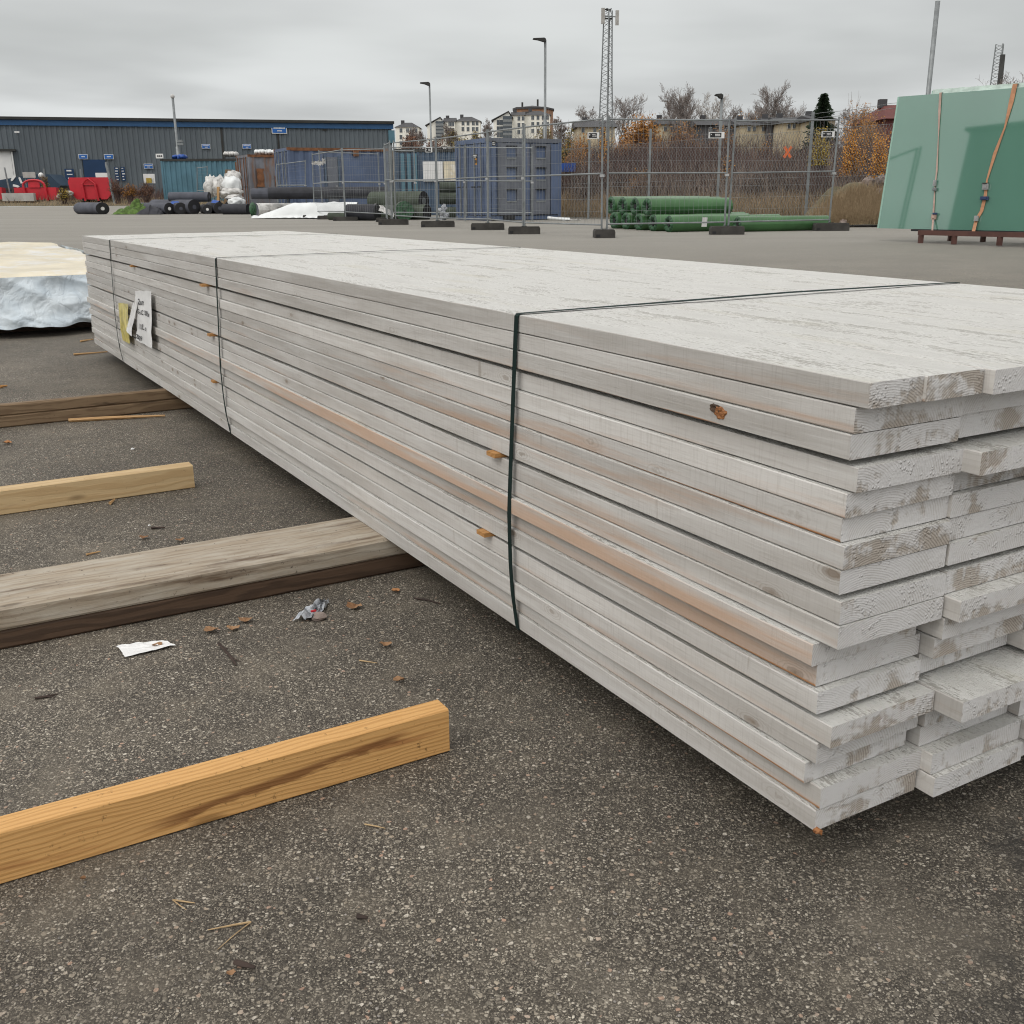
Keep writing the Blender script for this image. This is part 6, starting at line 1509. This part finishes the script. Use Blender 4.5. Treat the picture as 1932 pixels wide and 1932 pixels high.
# ------------------------------------------------------------------ glass sheets on their stillage
def glass_rack():
    BL = W(1657.6, 430.7, 18.9); BR = W(1932, 437.6, 17.05); gzz = gz(18)
    ex = V((BR.x - BL.x, BR.y - BL.y, 0)).normalized(); nn = V((ex.y, -ex.x, 0))
    if nn.y > 0: nn = -nn
    # nn faces the camera; sheets lean back a little
    z0 = BL.z; TL = W(1690.7, 183, 19.15); hgt = TL.z - z0; lean = .28
    def P(d, f, o_): q = BL + ex * d - nn * (lean * f / hgt) + nn * o_; return V((q.x, q.y, z0 + f))
    root0 = None
    spec = [(0, 0., 3.4, hgt, 'green glass sheet at the very front of the leaning stack'), (1, -.022, 3.4, hgt - .004, 'second green glass sheet from the front of the stack'), (2, -.046, 3.4, hgt + .003, 'third green glass sheet from the front of the stack'), (3, .55, 3.6, hgt + .06, 'taller green glass sheet behind the front ones, film along its top'), (4, .57, 3.6, hgt + .075, 'rearmost tall green glass sheet')]
    # front sheet's top follows the photo: rising towards the right edge because it comes nearer
    for k, d0, ln, hh, lb in spec:
        mb = MB(); th = .005; o_ = -.016 * k
        pts = [P(d0, 0, o_), P(d0 + ln, 0, o_), P(d0 + ln, hh, o_), P(d0, hh, o_)]
        mb.prism(pts, -nn * th * 2); ob = mb.build('glass_sheet', M['glass'] if k == 0 else M['glassedge'], origin=pts[0]); tag(ob, lb, 'glass sheet', 'glass sheets leaning on the stillage')
        if k == 3:
            mb = MB(); mb.grid(lambda u, v: P(d0 + .02 + u * 3.3, hh - .07 + .085 * v + .012 * mnoise.noise(V((u * 30, v * 4, 2))), o_ + .006 + .008 * abs(mnoise.noise(V((u * 20, v * 3, 6))))), 60, 3); mb.build('edge_film', M['edgefilm'], ob)
    # stillage
    root = empty('glass_stillage', P(.4, 0, 0), 0, 'brown steel stillage under the green glass', 'stillage')
    zt = z0 - .012; f0, f1, bk = .82, 3.9, -.95
    def Q(d, o_, z_): q = BL + ex * d + nn * o_; return V((q.x, q.y, z_))
    def beam(p, q, w_, h_, nm='beam'):
        p, q = V(p), V(q); ax = (q - p) / 2; s_ = ax.cross(V((0, 0, 1)))
        s_ = s_.normalized() if s_.length > .01 else V((1, 0, 0)); u_ = s_.cross(ax).normalized()
        mb = MB(); mb.obox((p + q) / 2, ax, s_ * w_ / 2, u_ * h_ / 2); return mb.build(nm, M['brownsteel'], root)
    fr = .14
    mb = MB(); mb.obox(BL + ex * ((f0 + f1) / 2 - .1) - nn * .03 - V((0, 0, .018)), ex * ((f1 - f0) / 2 + .1), nn * .06, V((0, 0, .016))); mb.build('rubber_strip', M['black'], root)
    beam(Q(f0, fr, zt - .04), Q(f1, fr, zt - .04), .06, .08, 'front_beam'); beam(Q(f0, bk, zt - .04), Q(f1, bk, zt - .04), .06, .08, 'back_beam')
    for d in (f0 + .05, 1.4, 2.2, 3.0, f1 - .05): beam(Q(d, fr - .03, zt - .045), Q(d, bk + .03, zt - .045), .07, .06, 'cross_beam')
    for d in (f0 + .05, 1.45, 2.2, 3.0, f1 - .05):
        for o_ in (fr, bk): beam(Q(d, o_, zt - .081), Q(d, o_, gz(18)), .07, .07, 'foot')
    for d in (1.0, 2.4, 3.6):
        beam(Q(d, -.10 - lean, zt), Q(d, -.13 - lean, zt + 1.9), .06, .06, 'upright'); beam(Q(d, bk, zt), Q(d, -.14 - lean, zt + 1.8), .05, .05, 'brace')
    beam(Q(.95, -.12 - lean, zt + 1.88), Q(f1, -.12 - lean, zt + 1.88), .06, .06, 'top_rail')
    # things standing to the left of the camera that show as reflections in the glass
    nrm0 = ex.cross(V((P(0, 1, 0) - P(0, 0, 0)))).normalized()
    def mirror(x, y, dist):
        d = ray(x, y); o0 = P(0, 0, .0); tt = nrm0.dot(o0 - V((0, 0, CZ))) / nrm0.dot(d); h_ = V((0, 0, CZ)) + d * tt; d = d.normalized()
        return h_ + (d - nrm0 * 2 * d.dot(nrm0)) * dist
    a = mirror(1715, 350, 21.); b = mirror(1655, 350, 23.); hh = mirror(1735, 275, 21.).z
    r2 = empty('mobile_fence', (a.x, a.y, 0), 0, 'galvanised fence panel left of the camera, seen reflected in the glass', 'fence panel', 'mobile fence panels')
    for q in (a, a + (b - a).normalized() * -.25, b):
        mb = MB(); mb.tube([(q.x, q.y, 0), (q.x, q.y, hh)], .035, 6); mb.build('post', M['foot'], r2)
    for z_ in (.15, .95, hh - .03):
        mb = MB(); mb.tube([(a.x, a.y, z_), (b.x, b.y, z_)], .03, 6); mb.build('rail', M['foot'], r2)
    a = mirror(1812, 330, 24.); b = mirror(1930, 330, 23.); dd = V((b.x - a.x, b.y - a.y, 0)).normalized(); n3 = V((dd.y, -dd.x, 0)); n3 = -n3 if n3.dot(V((a.x, a.y, 0)) - V((7, 18, 0))) < 0 else n3
    hz_ = mirror(1830, 243, 24.).z
    r2 = empty('dark_shed', (a.x, a.y, 0), 0, 'dark green site shed left of the camera, seen reflected in the glass', 'shed')
    mb = MB(); c = V((a.x, a.y, 0)) + dd * 3 + n3 * 1.5; mb.obox(c + V((0, 0, hz_ / 2)), dd * 3, n3 * 1.5, V((0, 0, hz_ / 2))); mb.build('wall', M['wall'], r2)
    mb = MB(); mb.obox(c + V((0, 0, hz_ + .06)), dd * 3.15, n3 * 1.65, V((0, 0, .055))); mb.build('roof', M['roofdark'], r2)
    mb = MB(); mb.obox(c - n3 * 1.52 + dd * .2 + V((0, 0, 1.05)), dd * .45, n3 * .03, V((0, 0, 1.0))); mb.build('door', M['skipblue'], r2)

    # straps: photo points turned into places on the glass plane
    def on_plane(x, y, out):
        d = ray(x, y); nrm = ex.cross(V((P(0, 1, 0) - P(0, 0, 0)))).normalized(); o0 = P(0, 0, out); tt = nrm.dot(o0 - V((0, 0, CZ))) / nrm.dot(d); return V((0, 0, CZ)) + d * tt
    def strap(pts, mat, wd, nm):
        rt = empty('ratchet_strap', on_plane(*pts[-1], .02), 0, nm, 'strap', 'ratchet straps over the glass')
        q = [on_plane(x, y, .015 if i < len(pts) - 1 else .13) for i, (x, y) in enumerate(pts)]
        bk_ = q[0] - nn * .16 + V((0, 0, .0)); mb = MB(); th = nn * .002
        q2 = [bk_] + q; vs = []
        for i, p in enumerate(q2):
            w_ = wd * (1 if i < 3 else (.35 if (i % 2 and i < 6) else .75))
            vs += [p - ex * w_ / 2, p + ex * w_ / 2, p + ex * w_ / 2 + th, p - ex * w_ / 2 + th]
        mb.add(vs, [(i * 4 + a, i * 4 + (a + 1) % 4, i * 4 + 4 + (a + 1) % 4, i * 4 + 4 + a) for i in range(len(q2) - 1) for a in range(4)]); mb.build('webbing', mat, rt)
        return rt
    def fitting(rt, x, y, hx, hy, mat, nm, o_=.035):
        c = on_plane(x, y, o_); s_ = 18.2 / 1948; mb = MB(); mb.obox(c, ex * hx * s_, nn * .02, V((0, 0, hy * s_))); mb.obox(c + nn * .02, ex * hx * s_ * .6, nn * .012, V((0, 0, hy * s_ * .5))); mb.build(nm, mat, rt)
    rt = strap([(1774.5, 174.5), (1772.5, 210), (1770.5, 260), (1767.5, 322), (1764, 352), (1762.5, 380), (1761, 405), (1758.5, 443)], M['pinkstrap'], .040, 'faded pink ratchet strap over the left part of the glass')
    fitting(rt, 1763.8, 345, 2.6, 5, M['chrome'], 'ratchet_buckle'); fitting(rt, 1763.5, 357, 3.3, 2.6, M['galv'], 'ratchet_handle'); fitting(rt, 1762, 409, 4, 4.4, M['pinkstrap'], 'strap_knot'); fitting(rt, 1764, 403, 3.6, 1.6, M['bluesteel'], 'hook', .05)
    rt = strap([(1915.5, 158), (1908, 192), (1896, 240), (1877, 290), (1862, 340), (1859, 370), (1852, 398), (1842, 415), (1834.5, 445)], M['orangestrap'], .075, 'orange ratchet strap slanting over the right part of the glass')
    fitting(rt, 1859.5, 352, 5, 5, M['chrome'], 'ratchet_buckle'); fitting(rt, 1859.5, 346.5, 5.4, 1.6, M['roofdark'], 'ratchet_handle'); fitting(rt, 1857.5, 374, 7, 3, M['bluesteel'], 'ratchet_body'); fitting(rt, 1842, 412, 3.4, 4.5, M['chrome'], 'hook', .05)
glass_rack()

# ------------------------------------------------------------------ litter on the asphalt
def leaf_thing(x, y, s, label, mat='litterleaf', seed=0, name='fallen_leaf'):
    p = G(x, y); rd = random.Random(seed + int(x)); mb = MB(); mb.smooth = False; n = 12
    ang0 = rd.uniform(0, 6.28); rim = []; 
    for k in range(n):
        an = k / n * 6.283; r = s * (.75 + .35 * abs(math.sin(an * 2.5 + ang0)) * rd.uniform(.7, 1.2)) * (1.15 if k == 0 else 1)
        rim.append(V((math.cos(an + ang0) * r, math.sin(an + ang0) * r * .72, .006 + s * .45 * abs(math.sin(an + ang0 * 2)) * rd.uniform(.4, 1.2))))
    vs = [p + V((0, 0, .004))] + [p + q for q in rim] + [p + q * .5 + V((0, 0, s * .1)) for q in rim]
    fs = [(1 + k, 1 + (k + 1) % n, 1 + n + (k + 1) % n, 1 + n + k) for k in range(n)] + [(0, 1 + n + k, 1 + n + (k + 1) % n) for k in range(n)]
    mb.add(vs, fs); tag(mb.build(name, M[mat], origin=p), label, 'leaf', 'fallen leaves on the asphalt')
for (x, y, s, lb, mt) in ((399, 1193, .019, 'brown leaf with a torn edge below the weathered bearer', 'litterleaf'), (440, 1189, .018, 'drooping brown leaf right of the torn-edged one', 'litterleaf'), (464, 1174, .019, 'flat brown leaf against the dark plank', 'litterleaf'), (668, 1149, .022, 'broad tan leaf right of the crumpled wrapper', 'litterleaf'), (745, 1118, .014, 'orange leaf near the pack\'s underside', 'litterorange'), (728, 1220, .016, 'curled tan leaf alone on the asphalt below the pack', 'litterleaf'), (754, 1287, .014, 'small curled leaf nearest the yellow timber\'s end', 'litterleaf'), (14, 838, .022, 'pinkish orange leaf at the left edge beyond the pale timber', 'litterorange'), (272, 1017, .016, 'reddish leaf crumb before the weathered bearer', 'litterleaf'), (340, 1022, .016, 'dull leaf flake right of the reddish crumb', 'litterleaf'), (297, 1221, .013, 'brown leaf lying on the white paper scrap', 'litterleaf')):
    leaf_thing(x, y, s, lb, mt, 3)
for (x, y, s, lb, mt) in ((436, 1842, .007, 'orange bark flake near the dark bark stick', 'litterleaf'), (157, 1662, .005, 'tiny brown flake by the yellow timber\'s lower edge', 'litterleaf')):
    leaf_thing(x, y, s, lb, mt, 5, 'bark_flake')
def scrap(name, pts, mat, label, cat, seed, amp=.008, n=10):
    c = [G(*q) for q in pts]; mb = MB()
    mb.grid(lambda u, v: c[0].lerp(c[1], u).lerp(c[3].lerp(c[2], u), v) + V((.006 * mnoise.noise(V((u * 5, v * 7, seed))), .006 * mnoise.noise(V((u * 6, v * 4, seed + 4))), .005 + amp * abs(mnoise.noise(V((u * 3 + seed, v * 4, 2)))))), n, n)
    return tag(mb.build(name, mat, origin=c[0]), label, cat)
scrap('paper_scrap', [(221, 1222), (306, 1211), (332, 1221), (236, 1243)], M['paper'], 'white paper scrap lying before the weathered bearer', 'scrap', 2, .006)
o = scrap('crumpled_wrapper', [(552, 1174), (606, 1138), (622, 1140), (596, 1172)], M['foil'], 'crumpled black and silver wrapper before the bearer', 'wrapper', 5, .03, 14)
p = G(588, 1166); mb = MB(); mb.box(p + V((.006, 0, .02)), (.014, .006, .004), .5); mb.build('red_print', M['red'], o)
p = G(602, 1169); mb = MB(); mb.blob(p + V((0, 0, .009)), (.021, .015, .011), 3, .4, 2); tag(mb.build('pebble', M['stone'], origin=p), 'pinkish pebble against the crumpled wrapper', 'stone')
def stick(pts, r, mat, label, name='twig', cat='twig', branches=()):
    q = [G(*p) + V((0, 0, r + .001)) for p in pts]; mb = MB(); mb.tube(q, [r] * (len(q) - 1) + [r * .5], 5)
    for b in branches: mb.tube([G(*p) + V((0, 0, r + .001)) for p in b], [r * .7] * (len(b) - 1) + [r * .3], 4)
    return tag(mb.build(name, M[mat], origin=q[0]), label, cat, 'twigs and splinters on the asphalt')
stick([(413, 1217), (424, 1229), (436, 1243), (446, 1258)], .0035, 'darktwig', 'forked dark twig below the brown leaves', branches=[[(424, 1229), (430, 1226)], [(436, 1243), (455, 1252)]])
stick([(782, 1131), (806, 1134), (832, 1142)], .003, 'darktwig', 'thin dark twig close under the pack')
stick([(0, 1106), (18, 1103), (38, 1098)], .005, 'darktwig', 'dark twig at the left edge behind the weathered bearer')
stick([(286, 999), (312, 998)], .005, 'darktwig', 'short dark strip behind the weathered bearer')
stick([(163, 1049), (190, 1043)], .004, 'splinter', 'pale splinter behind the weathered bearer')
stick([(277, 1048), (318, 1050)], .003, 'straw', 'thin straw right of the pale splinter')
stick([(130, 797), (215, 792), (312, 788)], .010, 'splinter', 'long reddish splinter before the two brown laths', 'splinter')
stick([(139, 671), (203, 666)], .008, 'splinter', 'long pale splinter beyond the brown laths', 'splinter')
stick([(152, 646), (176, 642)], .008, 'splinter', 'short splinter close to the covered pack', 'splinter')
stick([(0, 733), (14, 731)], .010, 'rawwood', 'orange chip at the left edge by the brown laths', 'splinter')
stick([(208, 953), (217, 945)], .006, 'splinter', 'small wood chip before the pale timber', 'splinter')
stick([(443, 1821), (462, 1826), (482, 1831)], .0045, 'darktwig', 'dark bark stick in the left foreground', 'twig')
stick([(674, 1734), (694, 1737)], .0045, 'darktwig', 'brown bark stub in the foreground', 'twig')
stick([(326, 1700), (346, 1703), (368, 1706)], .0014, 'straw', 'forked pine needle pair left in the foreground', 'pine_needle', 'pine needle', [[(326, 1700), (340, 1711), (352, 1719)]])
stick([(474, 1742), (440, 1748), (393, 1757)], .0016, 'straw', 'large forked pine needle pair in the foreground', 'pine_needle', 'pine needle', [[(474, 1742), (445, 1764), (411, 1794)]])
stick([(688, 1557), (710, 1561), (727, 1565)], .0014, 'straw', 'pine needle right of the yellow timber', 'pine_needle', 'pine needle')
stick([(678, 1248), (712, 1253)], .002, 'straw', 'yellow straw below the curled tan leaf', 'straw', 'straw')
stick([(66, 1320), (88, 1317), (110, 1312)], .003, 'darktwig', 'mossy twig left of the yellow timber', branches=[[(88, 1317), (96, 1311)], [(88, 1317), (104, 1319)]])
for (x, y, r, k, lb) in ((282, 993, .006, 1, 'white chip behind the weathered bearer'), (547, 1025, .008, 2, 'white crumb left of the pack\'s edge'), (250, 849, .010, 3, 'white crumb before the brown laths')):
    p = G(x, y); mb = MB(); mb.blob(p + V((0, 0, r * .5)), (r, r * .8, r * .5), k, .5, 1); tag(mb.build('chip', M['paper'], origin=p), lb, 'chip')
rd = random.Random(77); mb = MB()
for _ in range(2600):
    y = .9 + rd.random() ** 1.7 * 6; x = rd.uniform(-.62, .62) * (y + .3); r = rd.choice((.0012, .0016, .002, .0026, .0032)) * (1 if y < 3 else 1.4)
    p = V((x, y, r * .4)); a = [V((rd.uniform(.6, 1.1) * r * math.cos(k * 1.257 + x), rd.uniform(.6, 1.1) * r * math.sin(k * 1.257 + x), rd.uniform(-.2, .3) * r)) for k in range(5)]
    mb.add([p + q for q in a] + [p + V((0, 0, r * rd.uniform(.5, .9)))], [(k, (k + 1) % 5, 5) for k in range(5)])
tag(mb.build('loose_grit', M['grit'], normals=False), 'loose grit scattered over the asphalt', 'grit', kind='stuff')
